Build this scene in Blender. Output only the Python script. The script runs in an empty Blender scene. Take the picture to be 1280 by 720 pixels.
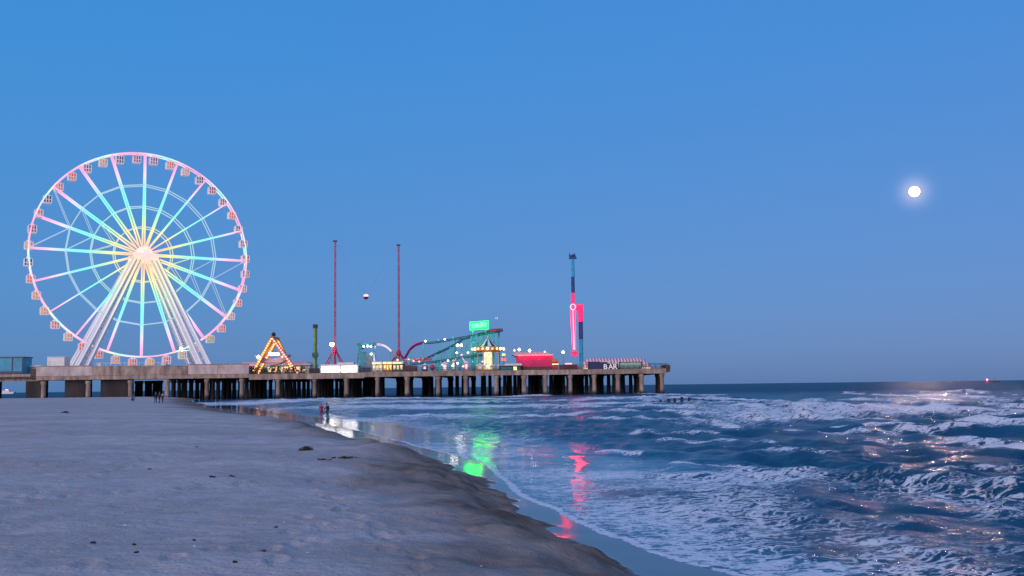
import bpy, math, random
import numpy as np
from mathutils import Vector, Matrix, noise as mnoise

random.seed(7)
rng = np.random.default_rng(11)
R = math.radians
sc = bpy.context.scene
col = sc.collection

# ------------------------------------------------------------------ camera
FPX = 1150.0                     # focal length in photo pixels (1280 wide)
EYE = 2.8
PITCH = R(4.5)
SHIFT = 123.0 - FPX * math.tan(R(4.5))     # the rest of the horizon's drop is lens shift, in photo pixels
ROLL = R(-0.71)
cam_d = bpy.data.cameras.new('camera')
cam = bpy.data.objects.new('camera', cam_d)
col.objects.link(cam)
cam_d.sensor_width = 36.0
cam_d.lens = 36.0 * FPX / 1280.0
cam_d.shift_y = SHIFT / 1280.0
cam_d.clip_start = 0.1
cam_d.clip_end = 200000.0
CROT = Matrix.Rotation(math.pi / 2 + PITCH, 3, 'X') @ Matrix.Rotation(ROLL, 3, 'Z')
cam.matrix_world = Matrix.Translation((0, 0, EYE)) @ CROT.to_4x4()
sc.camera = cam


def ray(px, py):
    return CROT @ Vector(((px - 640.0) / FPX, -(py - 360.0 - SHIFT) / FPX, -1.0))


def at(px, py, Y):
    d = ray(px, py)
    return Vector((0, 0, EYE)) + d * (Y / d.y)


def onz(px, py, z=0.0):
    d = ray(px, py)
    return Vector((0, 0, EYE)) + d * ((z - EYE) / d.z)


# ------------------------------------------------------------------ sky, sun, exposure
SUN_EL, SUN_AZ = R(20.0), R(208.0)      # azimuth clockwise from +Y: the sun has gone down behind the camera
MOON_DIR = ray(1143, 239.5).normalized()
w = bpy.data.worlds.new('World')
sc.world = w
w.use_nodes = True
nt = w.node_tree
nt.nodes.clear()


def wn(t, **k):
    n = nt.nodes.new(t)
    for a, b in k.items():
        setattr(n, a, b)
    return n


sky = wn('ShaderNodeTexSky', sky_type='NISHITA', sun_disc=False, sun_elevation=SUN_EL,
         sun_rotation=SUN_AZ, altitude=0.0, air_density=1.0, dust_density=0.6, ozone_density=3.0)
tc = wn('ShaderNodeTexCoord')
sep = wn('ShaderNodeSeparateXYZ')
nt.links.new(tc.outputs['Generated'], sep.inputs[0])
# dusk colour of the air from the horizon to the zenith
ramp = wn('ShaderNodeValToRGB')
e = ramp.color_ramp.elements
e[0].position, e[0].color = 0.0, (0.075, 0.175, 0.420, 1)
e[1].position, e[1].color = 1.0, (0.050, 0.240, 0.660, 1)
for p, c in ((0.035, (0.096, 0.208, 0.490)), (0.10, (0.098, 0.250, 0.580)), (0.20, (0.083, 0.265, 0.640)),
             (0.34, (0.058, 0.268, 0.690)), (0.5, (0.052, 0.255, 0.68))):
    el = e.new(p)
    el.color = (*c, 1)
nt.links.new(sep.outputs['Z'], ramp.inputs[0])
# pale aureole of the moon in the thin haze
dot = wn('ShaderNodeVectorMath', operation='DOT_PRODUCT')
nrm = wn('ShaderNodeVectorMath', operation='NORMALIZE')
nt.links.new(tc.outputs['Generated'], nrm.inputs[0])
nt.links.new(nrm.outputs[0], dot.inputs[0])
dot.inputs[1].default_value = MOON_DIR
mr = wn('ShaderNodeMapRange')
mr.inputs['From Min'].default_value = math.cos(R(5.0))
mr.inputs['From Max'].default_value = 1.0
nt.links.new(dot.outputs['Value'], mr.inputs['Value'])
pw = wn('ShaderNodeMath', operation='POWER')
nt.links.new(mr.outputs[0], pw.inputs[0])
pw.inputs[1].default_value = 55.0
halo = wn('ShaderNodeMix', data_type='RGBA', blend_type='ADD')
nt.links.new(pw.outputs[0], halo.inputs['Factor'])
halo.inputs['B'].default_value = (0.34, 0.25, 0.20, 1)
mixs = wn('ShaderNodeMix', data_type='RGBA')
mixs.inputs['Factor'].default_value = 0.9
sk2 = wn('ShaderNodeMix', data_type='RGBA', blend_type='MULTIPLY')
sk2.inputs['Factor'].default_value = 1.0
sk2.inputs['B'].default_value = (0.09, 0.10, 0.12, 1)
nt.links.new(sky.outputs[0], sk2.inputs['A'])
nt.links.new(sk2.outputs['Result'], mixs.inputs['A'])
azr = wn('ShaderNodeMapRange')
azr.inputs['From Min'].default_value, azr.inputs['From Max'].default_value = -0.6, 0.6
nt.links.new(sep.outputs['X'], azr.inputs['Value'])
tint = wn('ShaderNodeMix', data_type='RGBA')
nt.links.new(azr.outputs[0], tint.inputs['Factor'])
tint.inputs['A'].default_value = (0.80, 1.06, 1.03, 1)
tint.inputs['B'].default_value = (1.12, 0.97, 0.99, 1)
tm = wn('ShaderNodeMix', data_type='RGBA', blend_type='MULTIPLY')
tm.inputs['Factor'].default_value = 1.0
nt.links.new(ramp.outputs[0], tm.inputs['A'])
nt.links.new(tint.outputs['Result'], tm.inputs['B'])
nt.links.new(tm.outputs['Result'], mixs.inputs['B'])
nt.links.new(mixs.outputs['Result'], halo.inputs['A'])
bg = wn('ShaderNodeBackground')
bg.inputs['Strength'].default_value = 1.0
wo = wn('ShaderNodeOutputWorld')
nt.links.new(halo.outputs['Result'], bg.inputs['Color'])
nt.links.new(bg.outputs[0], wo.inputs['Surface'])

sun_d = bpy.data.lights.new('sun', 'SUN')
sun_d.energy = 2.15
sun_d.angle = R(60)
sun_d.color = (1.0, 0.74, 0.62)
sun = bpy.data.objects.new('sun', sun_d)
col.objects.link(sun)
SUN_DIR = Vector((math.sin(SUN_AZ) * math.cos(SUN_EL), math.cos(SUN_AZ) * math.cos(SUN_EL), math.sin(SUN_EL)))
sun.rotation_euler = (-SUN_DIR).to_track_quat('-Z', 'Y').to_euler()

vs = sc.view_settings
vs.view_transform = 'Standard'
vs.look = 'None'
vs.exposure = 0.0
vs.gamma = 1.0
vs.use_curve_mapping = False
sc.cycles.use_denoising = True
sc.cycles.max_bounces = 6
sc.cycles.glossy_bounces = 4
sc.cycles.caustics_reflective = True
sc.cycles.sample_clamp_indirect = 12.0

# ------------------------------------------------------------------ helpers


class MB:
    def __init__(self):
        self.v, self.f, self.m = [], [], []

    def add(self, vs, fs, mi=0):
        o = len(self.v)
        self.v += [tuple(p) for p in vs]
        self.f += [tuple(i + o for i in f) for f in fs]
        self.m += [mi] * len(fs)
        return self

    def box(self, x0, x1, y0, y1, z0, z1, mi=0):
        vs = [(x, y, z) for z in (z0, z1) for y in (y0, y1) for x in (x0, x1)]
        return self.add(vs, [(0, 2, 3, 1), (4, 5, 7, 6), (0, 1, 5, 4), (2, 6, 7, 3), (0, 4, 6, 2), (1, 3, 7, 5)], mi)

    def tube(self, p, q, r0, r1=None, n=8, mi=0, cap=True, rot=0.0):
        p, q = Vector(p), Vector(q)
        r1 = r0 if r1 is None else r1
        d = (q - p).normalized()
        up = Vector((0, 0, 1)) if abs(d.z) < 0.95 else Vector((1, 0, 0))
        a = d.cross(up).normalized()
        b = a.cross(d)
        vs = []
        for c, r in ((p, r0), (q, r1)):
            for k in range(n):
                t = 2 * math.pi * (k + 0.5) / n + rot
                vs.append(c + (a * math.cos(t) + b * math.sin(t)) * r)
        fs = [(k, (k + 1) % n, n + (k + 1) % n, n + k) for k in range(n)]
        if cap:
            fs += [tuple(range(n - 1, -1, -1)), tuple(range(n, 2 * n))]
        return self.add(vs, fs, mi)

    def bar(self, p, q, w, mi=0):
        return self.tube(p, q, w * 0.7071, n=4, mi=mi)

    def path(self, pts, r, n=6, mi=0, closed=False):
        pts = [Vector(p) for p in pts]
        N = len(pts)
        vs = []
        for i, p in enumerate(pts):
            if closed:
                d = pts[(i + 1) % N] - pts[i - 1]
            else:
                d = pts[min(i + 1, N - 1)] - pts[max(i - 1, 0)]
            d.normalize()
            up = Vector((0, 0, 1)) if abs(d.z) < 0.9 else Vector((0, 1, 0))
            a = d.cross(up).normalized()
            b = a.cross(d)
            for k in range(n):
                t = 2 * math.pi * k / n
                vs.append(p + (a * math.cos(t) + b * math.sin(t)) * r)
        fs = []
        for i in range(N if closed else N - 1):
            j = (i + 1) % N
            for k in range(n):
                fs.append((i * n + k, i * n + (k + 1) % n, j * n + (k + 1) % n, j * n + k))
        return self.add(vs, fs, mi)

    def prism(self, poly, y0, y1, mi=0):
        """polygon in x,z pushed from y0 to y1"""
        n = len(poly)
        vs = [(x, y0, z) for x, z in poly] + [(x, y1, z) for x, z in poly]
        fs = [tuple(range(n - 1, -1, -1)), tuple(range(n, 2 * n))]
        fs += [(k, n + k, n + (k + 1) % n, (k + 1) % n) for k in range(n)]
        return self.add(vs, fs, mi)

    def lathe(self, prof, n=16, c=(0, 0, 0), mi=0, alt=None):
        c = Vector(c)
        vs = []
        for r, z in prof:
            for k in range(n):
                t = 2 * math.pi * k / n
                vs.append(c + Vector((r * math.cos(t), r * math.sin(t), z)))
        o = len(self.f)
        fs = []
        for i in range(len(prof) - 1):
            for k in range(n):
                fs.append((i * n + k, i * n + (k + 1) % n, (i + 1) * n + (k + 1) % n, (i + 1) * n + k))
        self.add(vs, fs, mi)
        if alt is not None:
            for i in range(len(prof) - 1):
                for k in range(n):
                    if k % 2:
                        self.m[o + i * n + k] = alt
        return self

    def mesh(self, name, org=(0, 0, 0)):
        me = bpy.data.meshes.new(name)
        o = Vector(org)
        me.from_pydata([(p[0] - o.x, p[1] - o.y, p[2] - o.z) for p in self.v], [], self.f)
        return me

    def build(self, name, mats, parent=None, org=None, smooth=False):
        if not isinstance(mats, (list, tuple)):
            mats = [mats]
        if org is None:
            org = root_loc(parent) if parent else (0, 0, 0)
        me = self.mesh(name, org)
        for m in mats:
            me.materials.append(m)
        me.polygons.foreach_set('material_index', self.m)
        if smooth:
            me.polygons.foreach_set('use_smooth', [True] * len(me.polygons))
        o = bpy.data.objects.new(name, me)
        col.objects.link(o)
        if parent is not None:
            o.parent = parent
        else:
            o.location = org
        return o


def root_loc(o):
    p = Vector((0, 0, 0))
    while o is not None:
        p = p + o.location
        o = o.parent
    return p


def tag(o, label, cat, group=None):
    o['label'] = label
    o['category'] = cat
    if group:
        o['group'] = group
    return o


def thing(name, loc, label, cat, group=None):
    o = bpy.data.objects.new(name, None)
    col.objects.link(o)
    o.location = loc
    o.empty_display_size = 0.5
    return tag(o, label, cat, group)


def inst(src, name, loc, parent=None, rot=None, mat=None):
    """one more object that shares the mesh"""
    o = bpy.data.objects.new(name, src if isinstance(src, bpy.types.Mesh) else src.data)
    col.objects.link(o)
    o.parent = parent
    o.location = loc
    if rot:
        o.rotation_euler = rot
    return o


# ------------------------------------------------------------------ materials
def newmat(name):
    m = bpy.data.materials.new(name)
    m.use_nodes = True
    m.node_tree.nodes.clear()
    return m, m.node_tree


def N(nt, t, **k):
    n = nt.nodes.new(t)
    for a, b in k.items():
        setattr(n, a, b)
    return n


def math_n(nt, op, a, b=None, c=None, clamp=False):
    n = N(nt, 'ShaderNodeMath', operation=op)
    n.use_clamp = clamp
    for i, x in enumerate((a, b, c)):
        if x is None:
            continue
        if isinstance(x, (int, float)):
            n.inputs[i].default_value = x
        else:
            nt.links.new(x, n.inputs[i])
    return n.outputs[0]


def mixc(nt, fac, a, b, blend='MIX'):
    n = N(nt, 'ShaderNodeMix', data_type='RGBA', blend_type=blend)
    for key, x in (('Factor', fac), ('A', a), ('B', b)):
        if isinstance(x, (int, float)):
            n.inputs[key].default_value = x
        elif isinstance(x, tuple):
            n.inputs[key].default_value = (*x, 1) if len(x) == 3 else x
        else:
            nt.links.new(x, n.inputs[key])
    return n.outputs['Result']


def paint(name, c, rough=0.5, var=0.25, scale=1.5, metal=0.0, emit=None, es=0.0, streak=0.0, rand=0.0):
    m, nt = newmat(name)
    tc = N(nt, 'ShaderNodeTexCoord')
    no = N(nt, 'ShaderNodeTexNoise')
    no.inputs['Scale'].default_value = scale
    no.inputs['Detail'].default_value = 5
    mp = N(nt, 'ShaderNodeMapping')
    mp.inputs['Scale'].default_value = (1, 1, 1.0 - streak)
    nt.links.new(tc.outputs['Object'], mp.inputs[0])
    nt.links.new(mp.outputs[0], no.inputs['Vector'])
    dark = tuple(x * (1 - var * 1.6) for x in c)
    lite = tuple(min(1, x * (1 + var * 0.7)) for x in c)
    cr = N(nt, 'ShaderNodeValToRGB')
    cr.color_ramp.elements[0].position, cr.color_ramp.elements[0].color = 0.3, (*dark, 1)
    cr.color_ramp.elements[1].position, cr.color_ramp.elements[1].color = 0.7, (*lite, 1)
    nt.links.new(no.outputs['Fac'], cr.inputs[0])
    out = cr.outputs[0]
    if rand:
        oi = N(nt, 'ShaderNodeObjectInfo')
        f = math_n(nt, 'MULTIPLY_ADD', oi.outputs['Random'], 2 * rand, 1 - rand)
        cx = N(nt, 'ShaderNodeCombineColor')
        for k in range(3):
            nt.links.new(f, cx.inputs[k])
        out = mixc(nt, 1.0, out, cx.outputs[0], 'MULTIPLY')
    b = N(nt, 'ShaderNodeBsdfPrincipled')
    nt.links.new(out, b.inputs['Base Color'])
    b.inputs['Roughness'].default_value = rough
    b.inputs['Metallic'].default_value = metal
    if emit:
        b.inputs['Emission Color'].default_value = (*emit, 1)
        b.inputs['Emission Strength'].default_value = es
    o = N(nt, 'ShaderNodeOutputMaterial')
    nt.links.new(b.outputs[0], o.inputs[0])
    return m


def glow(name, c, s, var=0.0, scale=2.0):
    m, nt = newmat(name)
    em = N(nt, 'ShaderNodeEmission')
    em.inputs['Color'].default_value = (*c, 1)
    em.inputs['Strength'].default_value = s
    if var:
        tc = N(nt, 'ShaderNodeTexCoord')
        no = N(nt, 'ShaderNodeTexNoise')
        no.inputs['Scale'].default_value = scale
        nt.links.new(tc.outputs['Object'], no.inputs['Vector'])
        mrn = N(nt, 'ShaderNodeMapRange')
        mrn.inputs['From Min'].default_value = 0.3
        mrn.inputs['From Max'].default_value = 0.7
        mrn.inputs['To Min'].default_value = s * (1 - var)
        mrn.inputs['To Max'].default_value = s * (1 + var)
        nt.links.new(no.outputs['Fac'], mrn.inputs['Value'])
        nt.links.new(mrn.outputs[0], em.inputs['Strength'])
    o = N(nt, 'ShaderNodeOutputMaterial')
    nt.links.new(em.outputs[0], o.inputs[0])
    return m


M = {}
M['concrete'] = paint('concrete', (0.42, 0.31, 0.245), 0.9, 0.35, 0.7, streak=0.6, rand=0.15)
M['concrete_light'] = paint('concrete_light', (0.60, 0.48, 0.44), 0.9, 0.22, 0.5, streak=0.5, rand=0.1)
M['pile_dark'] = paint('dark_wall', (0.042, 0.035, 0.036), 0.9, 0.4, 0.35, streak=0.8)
M['timber'] = paint('timber', (0.10, 0.075, 0.06), 0.9, 0.4, 2.0)
M['dark'] = paint('dark_steel', (0.03, 0.03, 0.035), 0.6, 0.3)
M['white'] = paint('white_paint', (0.78, 0.76, 0.76), 0.4, 0.08, 0.8)
M['cream'] = paint('cream_panel', (0.75, 0.66, 0.58), 0.6, 0.12, 0.8)
M['pink_roof'] = paint('pink_roof', (0.75, 0.40, 0.42), 0.6, 0.15)
M['red'] = paint('red_paint', (0.60, 0.02, 0.06), 0.4, 0.2)
M['red_mast'] = paint('red_mast_paint', (0.55, 0.03, 0.12), 0.4, 0.2, 0.3)
M['teal'] = paint('teal_paint', (0.03, 0.32, 0.36), 0.4, 0.25)
M['teal_pale'] = paint('teal_panel', (0.10, 0.45, 0.52), 0.5, 0.25)
M['blue_panel'] = paint('blue_panel', (0.01, 0.33, 0.50), 0.4, 0.2, 0.3)
M['navy'] = paint('navy_paint', (0.02, 0.03, 0.12), 0.4, 0.2)
M['green_dark'] = paint('green_paint', (0.015, 0.12, 0.07), 0.5, 0.3)
M['green_mid'] = paint('green_mast_paint', (0.22, 0.38, 0.08), 0.5, 0.25)
M['green_pale'] = paint('pale_green_board', (0.35, 0.60, 0.45), 0.6, 0.15)
M['magenta'] = paint('magenta_wall', (0.60, 0.02, 0.14), 0.5, 0.15, 0.4)
M['orange'] = paint('orange_paint', (0.75, 0.25, 0.05), 0.5, 0.2)
M['brown'] = paint('brown_board', (0.14, 0.06, 0.05), 0.8, 0.3)
M['grey'] = paint('grey_metal', (0.30, 0.31, 0.34), 0.5, 0.2)
M['purple_track'] = paint('magenta_track', (0.50, 0.04, 0.28), 0.4, 0.2)
M['glass'] = paint('dark_glass', (0.03, 0.03, 0.04), 0.1, 0.2)
# ---- things that give off light
M['g_white'] = glow('lamp_white', (1.0, 0.96, 0.92), 5.5, 0.3, 0.8)
M['g_flood'] = glow('floodlight', (1.0, 0.93, 0.85), 22.0)
M['g_cool'] = glow('lamp_cool', (0.85, 0.95, 1.0), 7.0)
M['g_warm'] = glow('bulb_warm', (1.0, 0.42, 0.12), 3.2, 0.6, 0.8)
M['g_yellow'] = glow('bulb_yellow', (1.0, 0.74, 0.32), 1.7, 0.5, 1.0)
M['g_cream'] = glow('lit_cream', (1.0, 0.78, 0.48), 1.25, 0.5, 1.2)
M['g_orange'] = glow('lit_orange', (1.0, 0.22, 0.05), 1.4, 0.4)
M['g_green'] = glow('green_sign_light', (0.010, 1.0, 0.07), 7.0, 0.4, 0.7)
M['g_greenw'] = glow('green_sign_core', (0.03, 1.0, 0.07), 11.0)
M['g_pink'] = glow('pink_tube', (1.0, 0.008, 0.032), 16.0, 0.2)
M['g_pinkw'] = glow('pink_tube_core', (1.0, 0.50, 0.58), 1.8)
M['g_red'] = glow('red_lantern', (1.0, 0.05, 0.12), 60.0)
M['g_mag'] = glow('magenta_led', (1.0, 0.03, 0.16), 1.2, 0.3)
M['g_teal'] = glow('teal_led', (0.10, 0.85, 0.90), 0.8, 0.3)
M['g_violet'] = glow('violet_led', (0.95, 0.70, 1.0), 1.1)


# ------------------------------------------------------------------ the shore as a height field
KY = FPX / 870.0
SH_Y = [KY * v for v in (-60, 5, 8, 10.2, 11.8, 15.2, 18.9, 25.7, 29.3, 34, 44.5, 56.7, 71.6, 110, 173, 206, 300)]
SH_X = [40, 6.0, 4.3, 3.27, 2.2, 1.05, -.09, -1.07, -2.6, -4.85, -9.4, -15.5, -26, -47, -79, -92, -135]


def vnoise(x, y, s, seed=0.0):
    """cheap smooth value noise on numpy arrays"""
    x = x / s + seed * 17.3
    y = y / s + seed * 9.7
    xi, yi = np.floor(x), np.floor(y)
    xf, yf = x - xi, y - yi
    u, v = xf * xf * (3 - 2 * xf), yf * yf * (3 - 2 * yf)

    def h(a, b):
        n = np.sin(a * 127.1 + b * 311.7 + seed * 74.7) * 43758.5453
        return n - np.floor(n)
    return ((h(xi, yi) * (1 - u) + h(xi + 1, yi) * u) * (1 - v) + (h(xi, yi + 1) * (1 - u) + h(xi + 1, yi + 1) * u) * v) * 2 - 1


def fbm(x, y, s, oct=4, seed=0.0):
    r, a, t = 0, 1.0, 0
    for k in range(oct):
        r = r + a * vnoise(x, y, s / 2 ** k, seed + k * 1.37)
        t += a
        a *= 0.5
    return r / t


def sstep(a, b, x):
    t = np.clip((x - a) / (b - a), 0, 1)
    return t * t * (3 - 2 * t)


def shore_d(x, y):
    """metres out to sea from the waterline (negative on land)"""
    xw = np.interp(y, SH_Y, SH_X)
    d = (x - xw) * 0.92
    yk = y / KY
    wob = 0.18 * fbm(x, y, 2.4, 3, 3) * sstep(6, 14, yk) + 0.9 * fbm(x, y, 14, 2, 5) * sstep(50, 80, yk)
    far = y - 296 + 3 * fbm(x, y, 25, 2, 8)
    return np.maximum(d + wob, far)


def beach_z(x, y, full=False):
    x, y = np.asarray(x, float), np.asarray(y, float)
    d = shore_d(x, y)
    t = -d
    yk = y / KY
    toe = np.interp(yk, [5, 10, 13, 15.5, 18.5, 20.5, 23, 28, 34, 45, 60, 220], [1.5, 1.4, 0.8, 0.75, 0.25, 0.4, 1.0, 1.7, 2.2, 2.5, 3, 4])
    toe = toe + 0.50 * fbm(x, y, 1.0, 4, 12) * sstep(40, 20, yk)
    near = sstep(75, 35, yk)
    s = t - toe
    hb = 0.50 + 0.10 * fbm(x, y, 3.0, 2, 21)
    sc_ = hb * sstep(-0.1, 1.7, s) + 0.62 * (1 - np.exp(-np.clip(s - 1.0, 0, None) / 9.0))
    zn = np.where(t > 0, 0.055 * np.minimum(t, toe), 0.07 * t) + sc_
    zf = np.where(t > 0, 1.15 * (1 - np.exp(-np.clip(t, 0, None) / 6.0)), 0.07 * t)
    z = zn * near + zf * (1 - near)
    # lumps of the low scarp
    lump = sstep(0.05, 0.5, s) * sstep(7.0, 1.2, s) * near
    z = z + lump * (0.27 * fbm(x, y * 0.75, 2.4, 4, 31) + 0.035 * (1 - np.abs(fbm(x, y, 0.8, 3, 37)) * 3))
    dry = sstep(1.0, 6.0, s)
    z = z + dry * (0.05 * fbm(x, y, 9.0, 3, 41) + 0.024 * fbm(x, y, 0.8, 4, 43) * sstep(70, 20, y))
    # trampled marks
    z = z - dry * 0.018 * sstep(0.35, 0.75, vnoise(x, y, 0.45, 51)) * sstep(30, 12, y)
    if not full:
        return z
    wet = sstep(0.22, -0.1, s) * near + (1 - near) * sstep(2.2, 0.6, t)
    damp = np.maximum(sstep(4.6, 0.4, s + 2.4 * fbm(x, y, 2.4, 4, 61)) * near, (1 - near) * sstep(9, 3, t + 2.5 * fbm(x, y, 8, 3, 63)))
    return z, wet, damp, d


def ground(x, y):
    return float(beach_z(np.array([x]), np.array([y]))[0])


def polar(rs, a0, a1, nc):
    an = np.linspace(a0, a1, nc)
    r, a = np.meshgrid(rs, an, indexing='ij')
    return r * np.sin(a), r * np.cos(a), r


def grid_mesh(name, X, Y, Z, keep, attrs, mat):
    nr, nc = X.shape
    idx = np.arange(nr * nc).reshape(nr, nc)
    q = np.stack([idx[:-1, :-1], idx[:-1, 1:], idx[1:, 1:], idx[1:, :-1]], -1).reshape(-1, 4)
    kf = keep.reshape(-1)
    q = q[kf[q].any(1)]
    used = np.zeros(nr * nc, bool)
    used[q] = True
    remap = np.cumsum(used) - 1
    q = remap[q]
    # faces must look up: columns run left to right, rows outwards
    q = q[:, ::-1]
    co = np.stack([X.reshape(-1)[used], Y.reshape(-1)[used], Z.reshape(-1)[used]], -1).astype(np.float32)
    me = bpy.data.meshes.new(name)
    me.vertices.add(len(co))
    me.vertices.foreach_set('co', co.ravel())
    me.loops.add(q.size)
    me.loops.foreach_set('vertex_index', q.ravel().astype(np.int32))
    me.polygons.add(len(q))
    me.polygons.foreach_set('loop_start', (np.arange(len(q)) * 4).astype(np.int32))
    me.polygons.foreach_set('loop_total', np.full(len(q), 4, np.int32))
    me.polygons.foreach_set('use_smooth', np.ones(len(q), bool))
    me.update(calc_edges=True)
    for k, a in attrs.items():
        at_ = me.attributes.new(k, 'FLOAT', 'POINT')
        at_.data.foreach_set('value', a.reshape(-1)[used].astype(np.float32))
    me.materials.append(mat)
    o = bpy.data.objects.new(name, me)
    col.objects.link(o)
    o['kind'] = 'structure'
    return o


# ---- sand material
m, nt2 = newmat('sand')
ln = nt2.links.new
geo = N(nt2, 'ShaderNodeNewGeometry')
aw = N(nt2, 'ShaderNodeAttribute', attribute_name='wet')
ad = N(nt2, 'ShaderNodeAttribute', attribute_name='damp')


def tnoise(nt, scale, detail=5, vec=None, rough=0.55, sc3=None, dist=0.0):
    n = N(nt, 'ShaderNodeTexNoise')
    n.inputs['Scale'].default_value = scale
    n.inputs['Detail'].default_value = detail
    n.inputs['Roughness'].default_value = rough
    n.inputs['Distortion'].default_value = dist
    g = N(nt, 'ShaderNodeNewGeometry').outputs['Position'] if vec is None else vec
    if sc3:
        mp = N(nt, 'ShaderNodeMapping')
        mp.inputs['Scale'].default_value = sc3
        nt.links.new(g, mp.inputs[0])
        g = mp.outputs[0]
    nt.links.new(g, n.inputs['Vector'])
    return n.outputs['Fac']


def rng_n(nt, x, a, b, c=0.0, d=1.0, smooth=True):
    n = N(nt, 'ShaderNodeMapRange')
    n.interpolation_type = 'SMOOTHSTEP' if smooth else 'LINEAR'
    for k, v_ in zip(('From Min', 'From Max', 'To Min', 'To Max'), (a, b, c, d)):
        n.inputs[k].default_value = v_
    nt.links.new(x, n.inputs['Value'])
    return n.outputs[0]


big = tnoise(nt2, 0.12, 4, sc3=(0.45, 1.6, 1))
mid = tnoise(nt2, 1.3, 6)
fine = tnoise(nt2, 22.0, 5)
dryc = mixc(nt2, rng_n(nt2, big, 0.35, 0.65), (0.46, 0.395, 0.38), (0.585, 0.505, 0.49))
dryc = mixc(nt2, rng_n(nt2, mid, 0.35, 0.7, 0, 0.5), dryc, (0.33, 0.27, 0.25))
dryc = mixc(nt2, rng_n(nt2, fine, 0.45, 0.75, 0, 0.30), dryc, (0.20, 0.165, 0.15))
dampc = mixc(nt2, rng_n(nt2, mid, 0.35, 0.65), (0.13, 0.088, 0.066), (0.29, 0.205, 0.155))
c1 = mixc(nt2, ad.outputs['Fac'], dryc, dampc)
c2 = mixc(nt2, aw.outputs['Fac'], c1, (0.050, 0.045, 0.045))
ps = N(nt2, 'ShaderNodeBsdfPrincipled')
ln(c2, ps.inputs['Base Color'])
ln(rng_n(nt2, aw.outputs['Fac'], 0.35, 0.9, 0.92, 0.10), ps.inputs['Roughness'])
ln(rng_n(nt2, aw.outputs['Fac'], 0.2, 0.8, 0.12, 0.5), ps.inputs['Specular IOR Level'])
bmp = N(nt2, 'ShaderNodeBump')
bmp.inputs['Distance'].default_value = 0.065
hh = math_n(nt2, 'ADD', math_n(nt2, 'MULTIPLY', tnoise(nt2, 5.0, 6), 1.0), math_n(nt2, 'MULTIPLY', fine, 0.35))
rip = tnoise(nt2, 3.0, 5, sc3=(0.8, 1.3, 1), dist=0.4)
hh = math_n(nt2, 'ADD', hh, math_n(nt2, 'MULTIPLY', rip, 0.9))
ln(hh, bmp.inputs['Height'])
ln(rng_n(nt2, aw.outputs['Fac'], 0.0, 0.6, 0.85, 0.012), bmp.inputs['Strength'])
ln(bmp.outputs[0], ps.inputs['Normal'])
om = N(nt2, 'ShaderNodeOutputMaterial')
ln(ps.outputs[0], om.inputs[0])
M['sand'] = m

rs = np.concatenate([np.geomspace(1.5, 80, 430), np.geomspace(80.6, 600, 130)])
BX, BY, BR = polar(rs, R(-75), R(50), 560)
BZ, BW, BD, Bd = beach_z(BX, BY, True)
# trails of footprints pressed into the dry sand
fr_ = random.Random(3)
for (ax, ay, bx_, by_, n_) in ((-7.5, 9, -13, 40, 48), (-1.0, 10.5, -9, 34, 36), (-4.5, 10, 0.2, 15, 9), (-9, 16, -3, 24, 14), (-2.6, 9.5, -7, 60, 60), (-14, 22, -6, 30, 14)):
    for k in range(n_):
        f_ = k / n_
        fx = ax + (bx_ - ax) * f_ + (.12 if k % 2 else -.12) + fr_.gauss(0, .06)
        fy = ay + (by_ - ay) * f_ + fr_.gauss(0, .08)
        mk = (np.abs(BX - fx) < .5) & (np.abs(BY - fy) < .6)
        if mk.any():
            rr_ = ((BX[mk] - fx) / .085) ** 2 + ((BY[mk] - fy) / .16) ** 2
            BZ[mk] += -.045 * np.exp(-rr_ ** 2 * .5) + .020 * np.exp(-(np.sqrt(rr_) - 1.7) ** 2 * 3)
beach = grid_mesh('beach', BX, BY, BZ, Bd < 9.0, {'wet': BW, 'damp': BD}, M['sand'])

# ---- sea
rs = np.concatenate([np.geomspace(7.0, 560, 740), np.geomspace(566, 90000, 70)])
SX, SY, SR = polar(rs, R(-46), R(46), 900)
Sd = shore_d(SX, SY)
SZ = np.zeros_like(SX)
grow = sstep(3.0, 26.0, Sd)                       # calm swash at the edge, chop further out
cell = SR * 0.0060
nx, ny = 0.90, 0.43                               # waves run in towards the shore
WN = [[vnoise(SX, SY, q, 100 + 7 * i) for i in range(2)] for q in (3.0, 9.0, 27.0, 70.0)]
for k in range(44):
    lam = 0.6 * 1.085 ** k                         # 0.6 m to 20 m
    ang = math.atan2(ny, nx) + rng.normal(0, 0.5)
    amp = (0.030 if lam < 2.5 else 0.019 if lam < 5 else 0.009 if lam < 10 else 0.006) * lam ** 0.85
    ph = rng.uniform(0, 6.28)
    k2 = 2 * math.pi / lam
    wi = 0 if lam < 1.6 else 1 if lam < 5 else 2 if lam < 14 else 3
    warp = 0.22 * lam * WN[wi][k % 2]
    arg = k2 * (SX * math.cos(ang) + SY * math.sin(ang) + warp) + ph
    vis = sstep(2.2, 4.5, lam / cell)
    env = 0.6 + 0.5 * WN[min(wi + 1, 3)][(k + 1) % 2]
    loc = grow if lam > 4 else np.maximum(grow, np.maximum(0.10 * sstep(0.6, 3, Sd), 0.85 * np.maximum(sstep(2.5, 9.0, Sd), 0.6 * sstep(1.0, 4.0, Sd) * sstep(22, 15, SY / KY))))
    SZ += amp * (0.5 + 0.5 * np.sin(arg)) ** 2 * 1.5 * vis * env * loc
SZ -= 0.10 * grow
foam = np.zeros_like(SX)


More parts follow.
